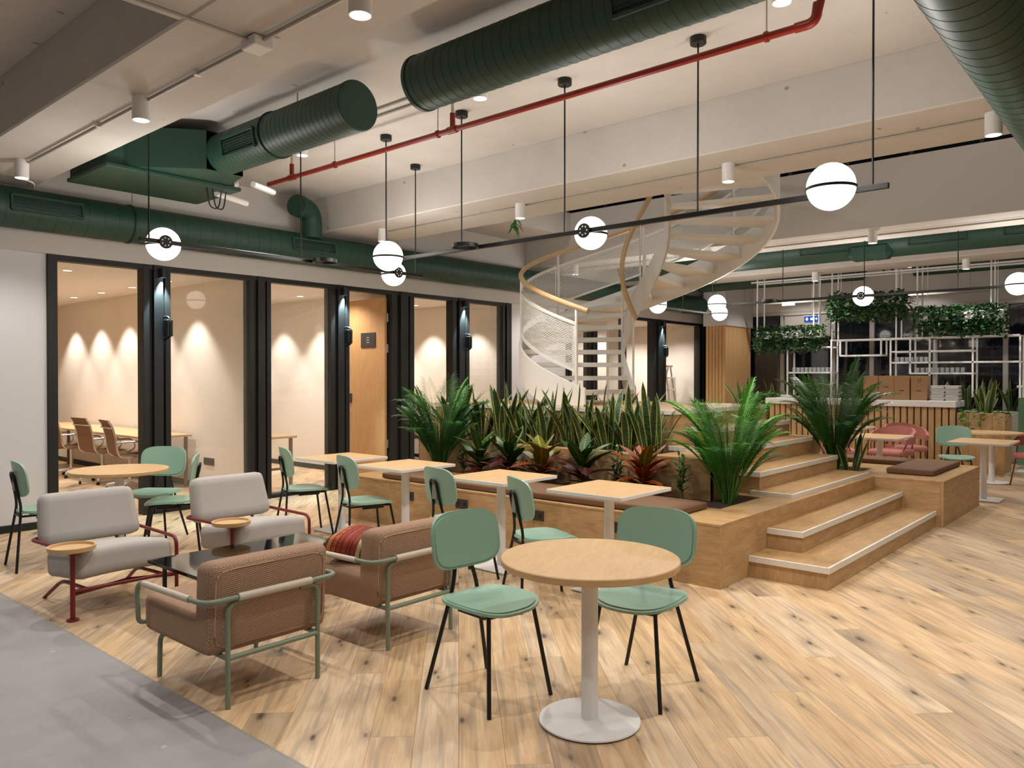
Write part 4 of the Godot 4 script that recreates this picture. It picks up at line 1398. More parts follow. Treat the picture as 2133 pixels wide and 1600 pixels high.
# ------------------------------------------------------------------ green chairs, tables
func make_chair(m_shell: Material, label: String) -> Node3D:
	var t := thing("cafe_chair", label, "chair", Vector3.ZERO, 0.0, "sage green cafe chairs")
	var seat := func(x, z): return Vector3(x, 0.448 + 0.35 * x * x - 0.10 * maxf(0.0, z - 0.06) * maxf(0.0, z - 0.06) * 6.0 + (0.10 * (-z - 0.10) if z < -0.10 else 0.0), z + 0.0)
	var st := S()
	shell(st, 0.43, 0.41, 3.0, 0.014, seat)
	var s := obj("seat", st, m_shell, t)
	st = S()
	shell(st, 0.40, 0.38, 3.0, 0.008, func(x, z): return seat.call(x, z) + Vector3(0, 0.009, 0))
	obj("seat_pad", st, m_shell, s)
	var back := func(x, z): return Vector3(x, 0.727 + z, -0.215 - 0.14 * z + 0.75 * x * x)
	st = S()
	shell(st, 0.435, 0.285, 3.6, 0.014, back)
	var b := obj("backrest", st, m_shell, t)
	st = S()
	shell(st, 0.405, 0.255, 3.6, 0.008, func(x, z): return back.call(x, z) + Vector3(0, 0, 0.009))
	obj("back_pad", st, m_shell, b)
	for x in [-1, 1]:
		obj("leg", tubed(fillet([Vector3(x * 0.20, 0, -0.255), Vector3(x * 0.075, 0.505, -0.195), Vector3(x * 0.045, 0.62, -0.215), Vector3(x * 0.042, 0.735, -0.238)], 0.05, 4), 0.0105, 8), M.black, t)
		obj("leg", tubed([Vector3(x * 0.20, 0, 0.215), Vector3(x * 0.145, 0.432, 0.150)], 0.0105, 8), M.black, t)
		obj("seat_rail", tubed([Vector3(x * 0.145, 0.432, 0.150), Vector3(x * 0.095, 0.428, -0.20)], 0.0095, 6), M.black, t)
		obj("gusset", spanned(-0.006 + x * 0.12, 0.006 + x * 0.12, 0.405, 0.428, -0.10, 0.10, 0.002), M.black, t)
	obj("cross_rail", tubed([Vector3(-0.092, 0.430, -0.204), Vector3(0.092, 0.430, -0.204)], 0.0095, 6), M.black, t)
	obj("cross_rail", tubed([Vector3(-0.14, 0.430, 0.148), Vector3(0.14, 0.430, 0.148)], 0.0095, 6), M.black, t)
	obj("back_loop", tubed(fillet([Vector3(-0.042, 0.70, -0.232), Vector3(-0.042, 0.775, -0.246), Vector3(0.042, 0.775, -0.246), Vector3(0.042, 0.70, -0.232)], 0.03, 5), 0.0105, 8), M.black, t)
	obj("back_plate", spanned(-0.034, 0.034, 0.63, 0.755, -0.236, -0.222, 0.004), M.sage_tube, t)
	return t

func make_square_table(label: String, at: Vector3, w := 0.66, d := 0.64) -> Node3D:
	var t := thing("square_table", label, "table", at, 0.0, "square pedestal tables")
	obj("tabletop", spanned(-w / 2 + 0.003, w / 2 - 0.003, 0.722, 0.7405, -d / 2 + 0.003, d / 2 - 0.003, 0.001, 0, Vector2(at.z, at.z * 0.7)), M.table_oak, t)
	obj("edge_band", spanned(-w / 2, w / 2, 0.714, 0.739, -d / 2, d / 2, 0.002), M.white_paint, t)
	obj("pedestal", tubed([Vector3(0, 0.01, 0), Vector3(0, 0.714, 0)], 0.037, 24), M.white_paint, t)
	obj("base", spanned(-0.2, 0.2, 0.004, 0.016, -0.2, 0.2, 0.003), M.white_paint, t)
	obj("foot_ring", spanned(-0.19, 0.19, 0.0, 0.004, -0.19, 0.19, 0.0), M.black, t)
	return t

func make_round_table(label: String, at: Vector3, r := 0.4) -> Node3D:
	var t := thing("round_table", label, "table", at, 0.4, "round pedestal tables")
	obj("tabletop", lathed([Vector2(0, 0.708), Vector2(r - 0.006, 0.708), Vector2(r, 0.714), Vector2(r, 0.736), Vector2(r - 0.004, 0.74), Vector2(0, 0.74)], 72), M.table_oak, t)
	obj("pedestal", tubed([Vector3(0, 0.012, 0), Vector3(0, 0.708, 0)], 0.0375, 28), M.white_paint, t)
	obj("base", lathed([Vector2(0, 0.006), Vector2(0.226, 0.006), Vector2(0.228, 0.009), Vector2(0.226, 0.014), Vector2(0.06, 0.018), Vector2(0, 0.018)], 56), M.white_paint, t)
	obj("foot_ring", lathed([Vector2(0.20, 0.0), Vector2(0.222, 0.0), Vector2(0.222, 0.006)], 40), M.black, t)
	return t

func build_tables_and_chairs():
	make_square_table("square oak table with white edge at bench end nearest the steps", Vector3(4.70, 0, -3.16))
	make_square_table("square oak table with white edge, second along bench from the steps", Vector3(4.70, 0, -4.21))
	make_square_table("square oak table with white edge, third along bench from the steps", Vector3(4.74, 0, -5.43))
	make_square_table("square oak table with white edge at bench end nearest the oak door", Vector3(4.76, 0, -6.42))
	make_square_table("square pale table beside the corner of the right bench", Vector3(11.22, 0, -1.93), 0.8, 0.66)
	make_square_table("square pale table before a pink armchair at right bench", Vector3(11.25, 0, -3.16), 0.8, 0.66)
	make_square_table("square pale table behind the pink armchair near the bar", Vector3(13.0, 0, -4.15), 0.7, 0.66)
	make_round_table("round oak table on white pedestal between two green chairs in the foreground", Vector3(2.85, 0, -2.02))
	make_round_table("round oak table on white pedestal beside the first meeting room", Vector3(2.86, 0, -7.05))
	make_round_table("round oak table before the planter at end of bar", Vector3(13.1, 0, -2.15))
	var c := make_chair(M.sage, "sage green chair with black legs left of the foreground round table")
	c.position = Vector3(2.785, 0, -2.565)
	c.rotation.y = -0.10
	copy_of(c, Vector3(3.31, 0, -2.04), atan2(-1.0, 0.12), "sage green chair pushed under foreground round table near the bench")
	copy_of(c, Vector3(4.16, 0, -3.32), 1.08, "sage green chair at the square table nearest the steps")
	copy_of(c, Vector3(4.22, 0, -4.20), 1.36, "sage green chair at second square table from the steps")
	copy_of(c, Vector3(4.30, 0, -5.43), 1.32, "sage green chair at third square table from the steps")
	copy_of(c, Vector3(4.39, 0, -6.50), 1.25, "sage green chair at the square table nearest the oak door")
	copy_of(c, Vector3(2.30, 0, -7.10), 1.48, "sage green chair against white wall at the rear round table")
	copy_of(c, Vector3(3.31, 0, -7.36), -0.85, "sage green chair facing lounge behind the rear round table")
	copy_of(c, Vector3(3.17, 0, -6.75), -2.1, "sage green chair with back to grey armchair at rear round table")
	var g := make_chair(M.sage, "sage green chair beside the square table at right bench corner")
	g.position = Vector3(11.86, 0, -2.36)
	g.rotation.y = -1.2
	# pink armchairs
	var p := make_pink("pink tub armchair facing lounge behind the square pale table")
	p.position = Vector3(12.35, 0, -3.30)
	p.rotation.y = -PI / 2 - 0.2
	copy_of(p, Vector3(13.25, 0, -3.35), -0.9, "pink armchair turned sideways behind the other pink armchair")
	copy_of(p, Vector3(12.4, 0, -5.35), PI / 2, "pink armchair glimpsed behind the top steps")
	copy_of(p, Vector3(13.0, 0, -1.55), -2.2, "pink armchair beside the round table at planter end of bar")
	copy_of(p, Vector3(11.95, 0, -3.95), 0.4, "pink armchair half hidden behind the right palm")

func make_pink(label: String) -> Node3D:
	var t := thing("tub_armchair", label, "armchair", Vector3.ZERO, 0.0, "pink tub armchairs")
	var st := S()
	rbox(st, Vector3(0.50, 0.09, 0.46), 0.04, 7, func(q): return q + Vector3(0, 0.43, 0.02))
	obj("seat", st, M.pink, t)
	# wrap-round back: an arc that drops towards the arms
	st = S()
	var n := 20
	var prev := []
	for i in n + 1:
		var a := deg_to_rad(-118.0 + 236.0 * i / n)
		var top := 0.80 - 0.17 * pow(absf(a) / deg_to_rad(118.0), 2.0)
		var lo := 0.56
		var d := Vector3(sin(a), 0, -cos(a))
		var cur := [d * 0.27 + Vector3(0, lo, 0.02), d * 0.315 + Vector3(0, lo, 0.02), d * 0.325 + Vector3(0, top, 0.02), d * 0.28 + Vector3(0, top + 0.01, 0.02)]
		if i > 0:
			var nn: Vector3 = d
			quad(st, prev[1], cur[1], cur[2], prev[2], nn)
			quad(st, prev[0], cur[0], cur[3], prev[3], -nn)
			quad(st, prev[2], cur[2], cur[3], prev[3], Vector3.UP)
			quad(st, prev[0], cur[0], cur[1], prev[1], Vector3.DOWN)
		if i == 0 or i == n:
			quad(st, cur[0], cur[1], cur[2], cur[3], Vector3(-signf(a) * 0.0, 0, 1))
		prev = cur
	obj("backrest", st, M.pink, t)
	for s in [-1, 1]:
		obj("leg", tubed([Vector3(s * 0.26, 0, 0.24), Vector3(s * 0.22, 0.40, 0.18), Vector3(s * 0.27, 0.58, 0.10)], 0.010, 8), M.pink_tube, t)
		obj("leg", tubed([Vector3(s * 0.26, 0, -0.24), Vector3(s * 0.20, 0.40, -0.17), Vector3(s * 0.21, 0.60, -0.20)], 0.010, 8), M.pink_tube, t)
	return t

# ------------------------------------------------------------------ lounge group
func make_tan_armchair(label: String) -> Node3D:
	# faces +Z
	var t := thing("lounge_armchair", label, "armchair", Vector3.ZERO, 0.0, "tan armchairs with green tube frames")
	var st := S()
	rbox(st, Vector3(0.655, 0.185, 0.66), 0.035, 10, func(q): return q + Vector3(0, 0.335 + 0.012 * (1.0 - pow(q.x / 0.33, 2.0)) * (1.0 if q.y > 0 else 0.0), 0.02))
	obj("seat_cushion", st, M.tan_fabric, t)
	st = S()
	rbox(st, Vector3(0.66, 0.435, 0.15), 0.045, 10, func(q): return q + Vector3(0, 0.462, -0.245 - 0.06 * (q.y + 0.2)))
	var b := obj("back_cushion", st, M.tan_fabric, t)
	# piped seam round the rear face of the back
	var loop := []
	for k in 41:
		var a := TAU * k / 40
		var x := 0.296 * signf(cos(a)) * pow(absf(cos(a)), 0.22)
		var y := 0.184 * signf(sin(a)) * pow(absf(sin(a)), 0.22)
		loop.append(Vector3(x, 0.462 + y, -0.317 - 0.06 * (y + 0.2)))
	st = S()
	tube(st, loop, 0.004, 5, false)
	obj("piping", st, M.tan_fabric, b)
	var r := 0.0125
	for s in [-1, 1]:
		obj("leg", tubed(fillet([Vector3(s * 0.247, 0.0, -0.352), Vector3(s * 0.247, 0.492, -0.352), Vector3(s * 0.14, 0.492, -0.356)], 0.08, 6), r, 10), M.sage_tube, t)
		obj("leg", tubed(fillet([Vector3(s * 0.275, 0.0, 0.285), Vector3(s * 0.275, 0.225, 0.275), Vector3(s * 0.23, 0.232, 0.15)], 0.05, 5), r, 10), M.sage_tube, t)
	obj("lower_rail", tubed([Vector3(-0.247, 0.235, -0.352), Vector3(0.247, 0.235, -0.352)], r, 10), M.sage_tube, t)
	for s in [-1, 1]:
		obj("side_rail", tubed([Vector3(s * 0.247, 0.235, -0.352), Vector3(s * 0.247, 0.232, 0.25)], r, 8), M.sage_tube, t)
	var pts := [Vector3(-0.30, 0.285, 0.33), Vector3(-0.355, 0.285, 0.345), Vector3(-0.365, 0.50, 0.34), Vector3(-0.365, 0.515, -0.365), Vector3(0.365, 0.515, -0.365), Vector3(0.365, 0.50, 0.34), Vector3(0.355, 0.285, 0.345), Vector3(0.30, 0.285, 0.33)]
	var arm := obj("arm_tube", tubed(fillet(pts, 0.075, 7), r, 10), M.sage_tube, t)
	obj("leather_wrap", tubed([Vector3(-0.20, 0.515, -0.365), Vector3(0.20, 0.515, -0.365)], 0.019, 12), M.wrap, arm)
	for s in [-1, 1]:
		obj("leather_wrap", tubed([Vector3(s * 0.365, 0.512, -0.22), Vector3(s * 0.365, 0.502, 0.26)], 0.016, 12), M.wrap, arm)
	return t

func make_grey_armchair(label: String) -> Node3D:
	# faces +Z; the side tray stands at -x
	var t := thing("lounge_armchair", label, "armchair", Vector3.ZERO, 0.0, "grey armchairs with red tube frames")
	var st := S()
	rbox(st, Vector3(0.63, 0.19, 0.57), 0.055, 10, func(q): return Basis(Vector3(1, 0, 0), -0.12) * (q * Vector3(1.0 + 0.05 * q.z, 1.0, 1.0)) + Vector3(0, 0.30 + 0.02 * (1.0 - pow(q.x / 0.32, 2.0)), 0.045))
	obj("seat_cushion", st, M.grey_fabric, t)
	st = S()
	rbox(st, Vector3(0.66, 0.36, 0.13), 0.055, 10, func(q): return Basis(Vector3(1, 0, 0), -0.30) * (q * Vector3(1.0 - 0.22 * (q.y + 0.05), 1.0, 1.0)) + Vector3(0, 0.555, -0.315))
	obj("back_cushion", st, M.grey_fabric, t)
	var r := 0.0125
	var pole := obj("front_post", tubed([Vector3(-0.335, 0.01, 0.33), Vector3(-0.335, 0.445, 0.33)], 0.015, 10), M.red_tube, t)
	obj("foot_disc", lathed([Vector2(0, 0.0), Vector2(0.036, 0.0), Vector2(0.036, 0.012), Vector2(0, 0.014)], 20, Transform3D(Basis(), Vector3(-0.335, 0, 0.33))), M.red_tube, pole)
	obj("tray_bracket", tubed([Vector3(-0.335, 0.415, 0.33), Vector3(-0.335, 0.44, 0.21)], 0.014, 8), M.red_tube, pole)
	obj("side_tray", lathed([Vector2(0, 0.0), Vector2(0.125, 0.0), Vector2(0.137, 0.006), Vector2(0.139, 0.032), Vector2(0.127, 0.032), Vector2(0.124, 0.016), Vector2(0, 0.016)], 44, Transform3D(Basis(), Vector3(-0.335, 0.446, 0.32))), M.table_oak, t)
	obj("arm_tube", tubed(fillet([Vector3(0.335, 0.0, 0.33), Vector3(0.335, 0.43, 0.33), Vector3(0.36, 0.425, -0.36), Vector3(-0.36, 0.425, -0.36), Vector3(-0.335, 0.43, 0.24)], 0.07, 6), r, 10), M.red_tube, t)
	obj("front_rail", tubed([Vector3(-0.335, 0.185, 0.33), Vector3(0.335, 0.185, 0.33)], r, 8), M.red_tube, t)
	obj("cross_brace", tubed([Vector3(-0.335, 0.165, 0.33), Vector3(0.10, 0.14, 0.10), Vector3(0.335, 0.17, 0.33)], r, 8), M.red_tube, t)
	for s in [-1, 1]:
		obj("side_rail", tubed(fillet([Vector3(s * 0.25, 0.185, 0.33), Vector3(s * 0.25, 0.165, -0.10), Vector3(s * 0.27, 0.0, -0.38)], 0.08, 5), r, 8), M.red_tube, t)
		obj("back_support", tubed([Vector3(s * 0.17, 0.185, -0.12), Vector3(s * 0.17, 0.60, -0.40)], r, 8), M.red_tube, t)
	return t

func build_lounge():
	var a := make_tan_armchair("tan woven armchair with green tube frame beside the grey floor")
	a.position = Vector3(2.093, 0, -3.715)
	a.rotation.y = PI
	copy_of(a, Vector3(3.085, 0, -3.755), PI, "tan woven armchair with green frame holding a striped cushion")
	var g := make_grey_armchair("grey upholstered armchair with red frame and round side tray near white wall")
	g.position = Vector3(2.205, 0, -5.65)
	copy_of(g, Vector3(3.305, 0, -5.67), 0.0, "grey upholstered armchair with red frame and side tray near the bench")
	var t := thing("coffee_table", "low black glass coffee table between the four armchairs", "table", Vector3(2.82, 0, -4.755))
	obj("tabletop", spanned(-0.585, 0.585, 0.337, 0.36, -0.33, 0.33, 0.003), M.black_gloss, t)
	for sx in [-1, 1]:
		for sz in [-1, 1]:
			obj("leg", spanned(sx * 0.50 - 0.011, sx * 0.50 + 0.011, 0.0, 0.337, sz * 0.27 - 0.011, sz * 0.27 + 0.011, 0.002), M.black, t)
		obj("under_rail", spanned(sx * 0.50 - 0.011, sx * 0.50 + 0.011, 0.315, 0.337, -0.27, 0.27, 0.002), M.black, t)
	# striped cushion lying on the second tan chair
	var st := S()
	rbox(st, Vector3(0.42, 0.17, 0.40), 0.08, 9, func(q): return q * Vector3(1, 0.55 + 0.45 * clampf((1.0 - pow(absf(q.x) / 0.21, 4.0)) * (1.0 - pow(absf(q.z) / 0.20, 4.0)), 0.0, 1.0), 1))
	var c := obj("striped_cushion", st, M.kilim)
	c.position = Vector3(3.0, 0.515, -3.83)
	c.rotation = Vector3(0.12, 0.5, 0.05)
	tag(c, "striped red and orange woven cushion on tan armchair seat", "cushion")

# ------------------------------------------------------------------ bar
func build_bar():
	var t := thing("bar_counter", "oak slatted bar counter with thick white top", "bar counter")
	obj("carcass", spanned(14.10, 14.62, 0.0, 1.05, -5.88, -2.80, 0.0), M.socket, t)
	for k in 30:
		var z := -5.88 + k * 0.1027
		obj("slat", spanned(14.05, 14.10, 0.03, 1.05, z + 0.005, z + 0.088, 0.008, 1, Vector2(k * 0.41, k * 0.17)), M.oak_slat, t)
	obj("counter_top", spanned(13.98, 14.66, 1.05, 1.15, -5.93, -2.795, 0.004), M.white_paint, t)
	obj("plinth", spanned(14.08, 14.6, 0.0, 0.03, -5.88, -2.8, 0.0), M.black, t)
	# planters at both ends
	for e in [[-2.79, -2.13, 0.97, "oak planter box closing the right end of the bar"], [-6.75, -5.96, 0.98, "oak planter box at the stair end of the bar"]]:
		var p := thing("bar_planter", e[3], "planter")
		for k in 4:
			var w: float = (e[1] - e[0]) / 4
			obj("board", spanned(14.05, 14.10, 0.03, e[2], e[0] + k * w + 0.001, e[0] + (k + 1) * w - 0.001, 0.003, 1, Vector2(k * 0.33, 0.2)), M.oak_slat, p)
		obj("body", spanned(14.10, 14.66, 0.03, e[2] - 0.02, e[0], e[1], 0.003, 1), M.oak_slat, p)
		obj("soil", spanned(14.12, 14.64, e[2] - 0.02, e[2] - 0.005, e[0] + 0.02, e[1] - 0.02, 0.0), M.soil, p)
		obj("plinth", spanned(14.07, 14.64, 0.0, 0.03, e[0], e[1], 0.0), M.white_paint, p)
	# cardboard boxes
	for k in 4:
		var z := -4.125 + k * 0.249
		var b := thing("cardboard_box", ["tall brown cardboard box on bar, first from the palm", "tall brown cardboard box on bar, second from the palm", "tall brown cardboard box on bar, third from the palm", "tall brown cardboard box on bar beside grey stacks"][k], "box", Vector3(14.30, 1.15, z), [0.0, 0.02, -0.02, 0.06][k], "cardboard boxes on the bar")
		obj("carton", spanned(-0.16, 0.16, 0.0, 0.405, -0.12, 0.12, 0.004), M.cardboard, b)
		obj("flap", spanned(-0.158, 0.158, 0.403, 0.41, -0.118, -0.002, 0.001), M.cardboard, b)
		obj("flap", spanned(-0.158, 0.158, 0.403, 0.409, 0.002, 0.118, 0.001), M.cardboard, b)
		obj("print", spanned(-0.1612, -0.1598, [0.15, 0.21, 0.15, 0.15][k], [0.165, 0.225, 0.165, 0.165][k], -0.04, 0.035, 0.0), M.print_ink, b)
		if k == 3:
			obj("print", spanned(-0.1612, -0.1598, 0.30, 0.36, -0.01, 0.0, 0.0), M.print_ink, b)
			obj("print", spanned(-0.1612, -0.1598, 0.30, 0.36, 0.02, 0.03, 0.0), M.print_ink, b)
	# folded grey stacks beside them
	for k in 4:
		var b := thing("folded_stack", ["lower grey folded stack beside the last cardboard box", "upper grey folded stack beside the last cardboard box", "lower grey folded stack beside the bar's end planter", "upper grey folded stack beside the bar's end planter"][k], "stack", Vector3(14.28, 1.15 + (k % 2) * 0.125, -3.10 + (k / 2) * 0.21), 0.0, "grey folded stacks on the bar")
		for j in 5:
			obj("sheet", spanned(-0.10 - 0.01 * (j % 2), 0.10, j * 0.025, j * 0.025 + 0.022, -0.095 - 0.008 * ((j * 7) % 3), 0.095 + 0.006 * ((j * 5) % 3), 0.006), M.grey_stack, b)
	# papers at the left end
	var pp := thing("paper_pile", "loose pile of white papers on bar beside left planter", "papers", Vector3(14.25, 1.15, -5.62))
	for j in 4:
		var st := S()
		box(st, Vector3(0.02 * j, 0.006 + j * 0.011, 0.01 * j), Vector3(0.30, 0.008, 0.22), 0.001, 0, Basis(Vector3(0, 1, 0), j * 0.35) * Basis(Vector3(0, 0, 1), 0.02 * j))
		obj("sheet", st, M.grey_stack, pp)
	# green service counter at the far right
	var gc := thing("service_counter", "green fronted service counter with grey machine panel at far right", "counter", Vector3(15.2, 0, -0.4))
	obj("front", spanned(0.0, 0.03, 0.08, 1.36, -1.72, 1.6, 0.004), M.green_panel, gc)
	obj("body", spanned(0.03, 0.7, 0.08, 1.34, -1.70, 1.6, 0.0), M.green_panel, gc)
	obj("worktop", spanned(-0.03, 0.75, 1.36, 1.40, -1.74, 1.6, 0.004), M.white_paint, gc)
	var mp := obj("machine_panel", spanned(-0.015, 0.0, 0.62, 1.05, -1.60, -1.2, 0.006), M.grey_panel, gc)
	obj("machine_window", spanned(-0.018, -0.014, 0.86, 0.95, -1.52, -1.46, 0.001), M.black, mp)
	obj("machine_window", spanned(-0.018, -0.014, 0.86, 0.95, -1.40, -1.34, 0.001), M.black, mp)
	obj("machine_tray", spanned(-0.03, -0.014, 0.66, 0.72, -1.55, -1.25, 0.003), M.steel, mp)
	structure("pale_floor", spanned(14.75, 17.8, 0.0, 0.004, -2.1, 4.9, 0.001), M.pale_floor, "pale green floor behind the planter at end of bar", "floor")
	build_shelf()

func build_shelf():
	var t := thing("hanging_shelf", "white steel frame shelf hung from the ceiling behind the bar", "shelf")
	var X0 := 14.86
	var X1 := 15.20
	var b := 0.014
	var up := [[-5.86, 1.16, 2.10], [-5.03, 1.16, 2.22], [-4.87, 1.93, 2.22], [-4.16, 1.93, 2.22], [-4.0, 1.16, 2.22], [-3.68, 1.6, 2.22], [-3.37, 1.16, 2.22], [-2.72, 1.2, 2.22], [-2.05, 1.2, 2.22]]
	for x in [X0, X1]:
		for p in up:
			obj("upright", spanned(x - b, x + b, p[1], p[2], p[0] - b, p[0] + b, 0.002), M.white_paint, t)
		for r in [[-5.86, -5.03, 2.10], [-5.05, -2.05, 2.22], [-5.86, -5.03, 1.62], [-4.87, -4.16, 1.93], [-4.0, -2.72, 1.985], [-4.0, -2.05, 1.79], [-3.68, -2.72, 1.60]]:
			obj("rail", spanned(x - b, x + b, r[2] - b, r[2] + b, r[0], r[1], 0.002), M.white_paint, t)
	for r in [[-5.86, -5.03, 1.62], [-4.87, -4.16, 1.93], [-4.0, -2.72, 1.79], [-3.68, -2.72, 1.60]]:
		obj("shelf_board", spanned(X0, X1, r[2] - 0.006, r[2] + 0.006, r[0], r[1], 0.001), M.white_paint, t)
		for z in [r[0], r[1]]:
			obj("end_rail", spanned(X0, X1, r[2] - b, r[2] + b, z - b, z + b, 0.002), M.white_paint, t)
	for z in [-6.47, -5.36, -5.02, -3.91, -3.57, -2.46]:
		for x in [X0, X1]:
			obj("hanger", spanned(x - 0.012, x + 0.012, 2.22 if z > -6 else 2.2, 3.44 if x < 14.62 else SLAB, z - 0.012, z + 0.012, 0.002), M.white_paint, t)
	for x in [X0, X1]:
		obj("rail", spanned(x - b, x + b, 3.40, 3.43, -6.6, -1.9, 0.002), M.white_paint, t)
	var prof := [Vector2(0, 0.0), Vector2(0.030, 0.0), Vector2(0.034, 0.095), Vector2(0.031, 0.095), Vector2(0.028, 0.008), Vector2(0, 0.008)]
	var mesh := lathed(prof, 12).commit()
	for row in [[1.627, -5.79, 10, "upturned clear drinking glass on the shelf beside left palm"], [1.797, -3.93, 7, "clear drinking glass on upper right shelf behind the boxes"], [1.607, -3.60, 10, "clear drinking glass on lowest right shelf above grey stacks"]]:
		for k in row[2]:
			var g := obj("drinking_glass", mesh, M.tumbler)
			g.position = Vector3(15.02, row[0], row[1] + k * 0.078)
			tag(g, row[3], "glass", row[3].replace("clear drinking glass", "glasses").replace("upturned ", ""))

# ------------------------------------------------------------------ plants
func blade(len: float, width: float, bend: float, twist: float, fold: float, tip: float, segs := 9) -> ArrayMesh:
	# stands at the origin, grows up +y and bends to +z
	var st := S()
	var P := []
	for i in segs + 1:
		var v := float(i) / segs
		var a := bend * v
		var y := len * v * (1.0 - 0.18 * absf(bend) * v)
		var z := len * bend * v * v * 0.5
		var w := width * (0.42 + 0.58 * sin(minf(1.0, v * 1.55 + 0.15) * PI / 2)) * (1.0 if v < tip else sqrt(maxf(0.0, 1.0 - pow((v - tip) / (1.0 - tip), 2.0))))
		var t := twist * v
		var side := Vector3(cos(t), 0, sin(t))
		var nrm := Vector3(-sin(t), -sin(a), cos(t)).normalized()
		var c := Vector3(0, y, z)
		P.append([c - side * w / 2 + nrm * fold * w, c, c + side * w / 2 + nrm * fold * w, nrm, v, side])
	for i in segs:
		for k in 2:
			var n0: Vector3 = (P[i][3] + P[i][5] * (0.35 if k == 0 else -0.35)).normalized()
			var n1: Vector3 = (P[i + 1][3] + P[i + 1][5] * (0.35 if k == 0 else -0.35)).normalized()
			var u0 := 0.5 * k
			tri(st, P[i][k], P[i][k + 1], P[i + 1][k + 1], n0, n0, n1, Vector2(u0, P[i][4]), Vector2(u0 + 0.5, P[i][4]), Vector2(u0 + 0.5, P[i + 1][4]))
			tri(st, P[i][k], P[i + 1][k + 1], P[i + 1][k], n0, n1, n1, Vector2(u0, P[i][4]), Vector2(u0 + 0.5, P[i + 1][4]), Vector2(u0, P[i + 1][4]))
	return st.commit()

var snake_leaves := []
func snake_plant(label: String, at: Vector3, n: int, h: float, group: String, g: RandomNumberGenerator):
	if snake_leaves.is_empty():
		for k in 7:
			snake_leaves.append(blade(1.0, [0.075, 0.085, 0.065, 0.09, 0.07, 0.08, 0.06][k], [0.1, 0.35, -0.15, 0.55, 0.2, 0.8, 0.45][k], [0.3, -0.5, 0.8, 0.2, -0.9, 0.5, -0.3][k], 0.16, 0.45))
	var t := thing("snake_plant", label, "plant", at, g.randf() * TAU, group)
	for k in n:
		var o := obj("leaf", snake_leaves[(k * 3 + n) % 7], M.leaftex0, t)
		var a := TAU * k / n + g.randf_range(-0.4, 0.4)
		var s := h * g.randf_range(0.62, 1.05)
		var lean := g.randf_range(0.02, 0.38)
		o.transform = Transform3D(Basis(Vector3.UP, a) * Basis(Vector3.RIGHT, lean) * Basis.from_scale(Vector3(g.randf_range(0.85, 1.2), s, s)), Vector3(sin(a), 0, cos(a)) * g.randf_range(0.01, 0.10) - Vector3(0, 0.02, 0))
	return t

# one arching palm frond: petiole then leaflets in two rows
func frond_mesh(len: float, arch: float, leaf_len: float, g: RandomNumberGenerator) -> ArrayMesh:
	var st := S()
	var pts := []
	var n := 22
	var p := Vector3.ZERO
	var ang := 0.04
	for i in n + 1:
		pts.append(p)
		var v := float(i) / n
		ang += arch / n * (0.25 + 1.6 * v * v)
		p += Vector3(0, cos(ang), sin(ang)) * len / n
	var rad := []
	for i in n + 1:
		rad.append(lerpf(0.0065, 0.0012, float(i) / n))
	tube(st, pts, rad, 4, false)
	for i in range(8, n + 1):
		for half in 2:
			if i == n and half == 1:
				continue
			var f := float(i) + half * 0.5
			var i0 := mini(int(f), n)
			var c: Vector3 = pts[i0] if half == 0 else (pts[i0] + pts[mini(i0 + 1, n)]) / 2
			var tg: Vector3 = (pts[mini(i0 + 1, n)] - pts[maxi(i0 - 1, 0)]).normalized()
			var v := f / n
			var L := leaf_len * (0.55 + 0.75 * sin(clampf((v - 0.32) / 0.68, 0.0, 1.0) * PI)) * g.randf_range(0.85, 1.1)
			for s in [-1.0, 1.0]:
				var d: Vector3 = (Vector3(s * 0.75, 0, 0) + tg * 0.85 + Vector3(0, 0.12, 0)).normalized()
				var w := 0.0055
				var side: Vector3 = d.cross(Vector3(0, 1, 0.2)).normalized()
				var q0 := c
				var q1: Vector3 = c + d * L * 0.5 + Vector3(0, 0.006, 0)
				var q2: Vector3 = c + d * L + Vector3(0, -0.22 * L, 0)
				var nn: Vector3 = side.cross(d).normalized()
				if nn.y < 0:
					nn = -nn
				tri(st, q0, q1 - side * w, q1 + side * w, nn, nn, nn)
				tri(st, q1 - side * w, q1 + side * w, q2, nn, nn, nn)
	return st.commit()

var fronds := []
func palm(label: String, at: Vector3, h: float, n: int, wide: float, g: RandomNumberGenerator, bright := false):
	if fronds.is_empty():
		for k in 6:
			fronds.append(frond_mesh(1.0, [0.35, 0.8, 1.4, 0.6, 1.9, 1.1][k], [0.20, 0.22, 0.20, 0.23, 0.19, 0.21][k], g))
	var t := thing("areca_palm", label, "plant", at)
	for k in n:
		var a := TAU * k * 0.382 + g.randf_range(-0.2, 0.2)
		var v := float(k) / n
		var s := h * (1.10 - 0.38 * v) * g.randf_range(0.9, 1.08)
		var lean := (0.03 + 0.30 * v) * wide + g.randf_range(-0.04, 0.06)
		var o := obj("frond", fronds[(k * 5) % 6], M["bright_leaf%d" % (k % 2)] if bright and k % 3 != 2 else M["leaf%d" % [1, 0, 3, 2, 1, 0][k % 6]], t)
		o.transform = Transform3D(Basis(Vector3.UP, a) * Basis(Vector3.RIGHT, lean) * Basis.from_scale(Vector3(s * 1.05, s, s)), Vector3(sin(a), 0, cos(a)) * 0.045 * g.randf() - Vector3(0, 0.01, 0))
	for k in 12:
		var a := TAU * k / 12
		var d := Vector3(sin(a), 0, cos(a))
		obj("cane", tubed([d * 0.03 * g.randf_range(0.4, 1.6), d * 0.06 * wide + Vector3(0, h * 0.32, 0), d * (0.10 + 0.06 * g.randf()) * wide + Vector3(0, h * 0.55, 0)], [0.009, 0.007, 0.004], 6), M.stem, t)
	return t

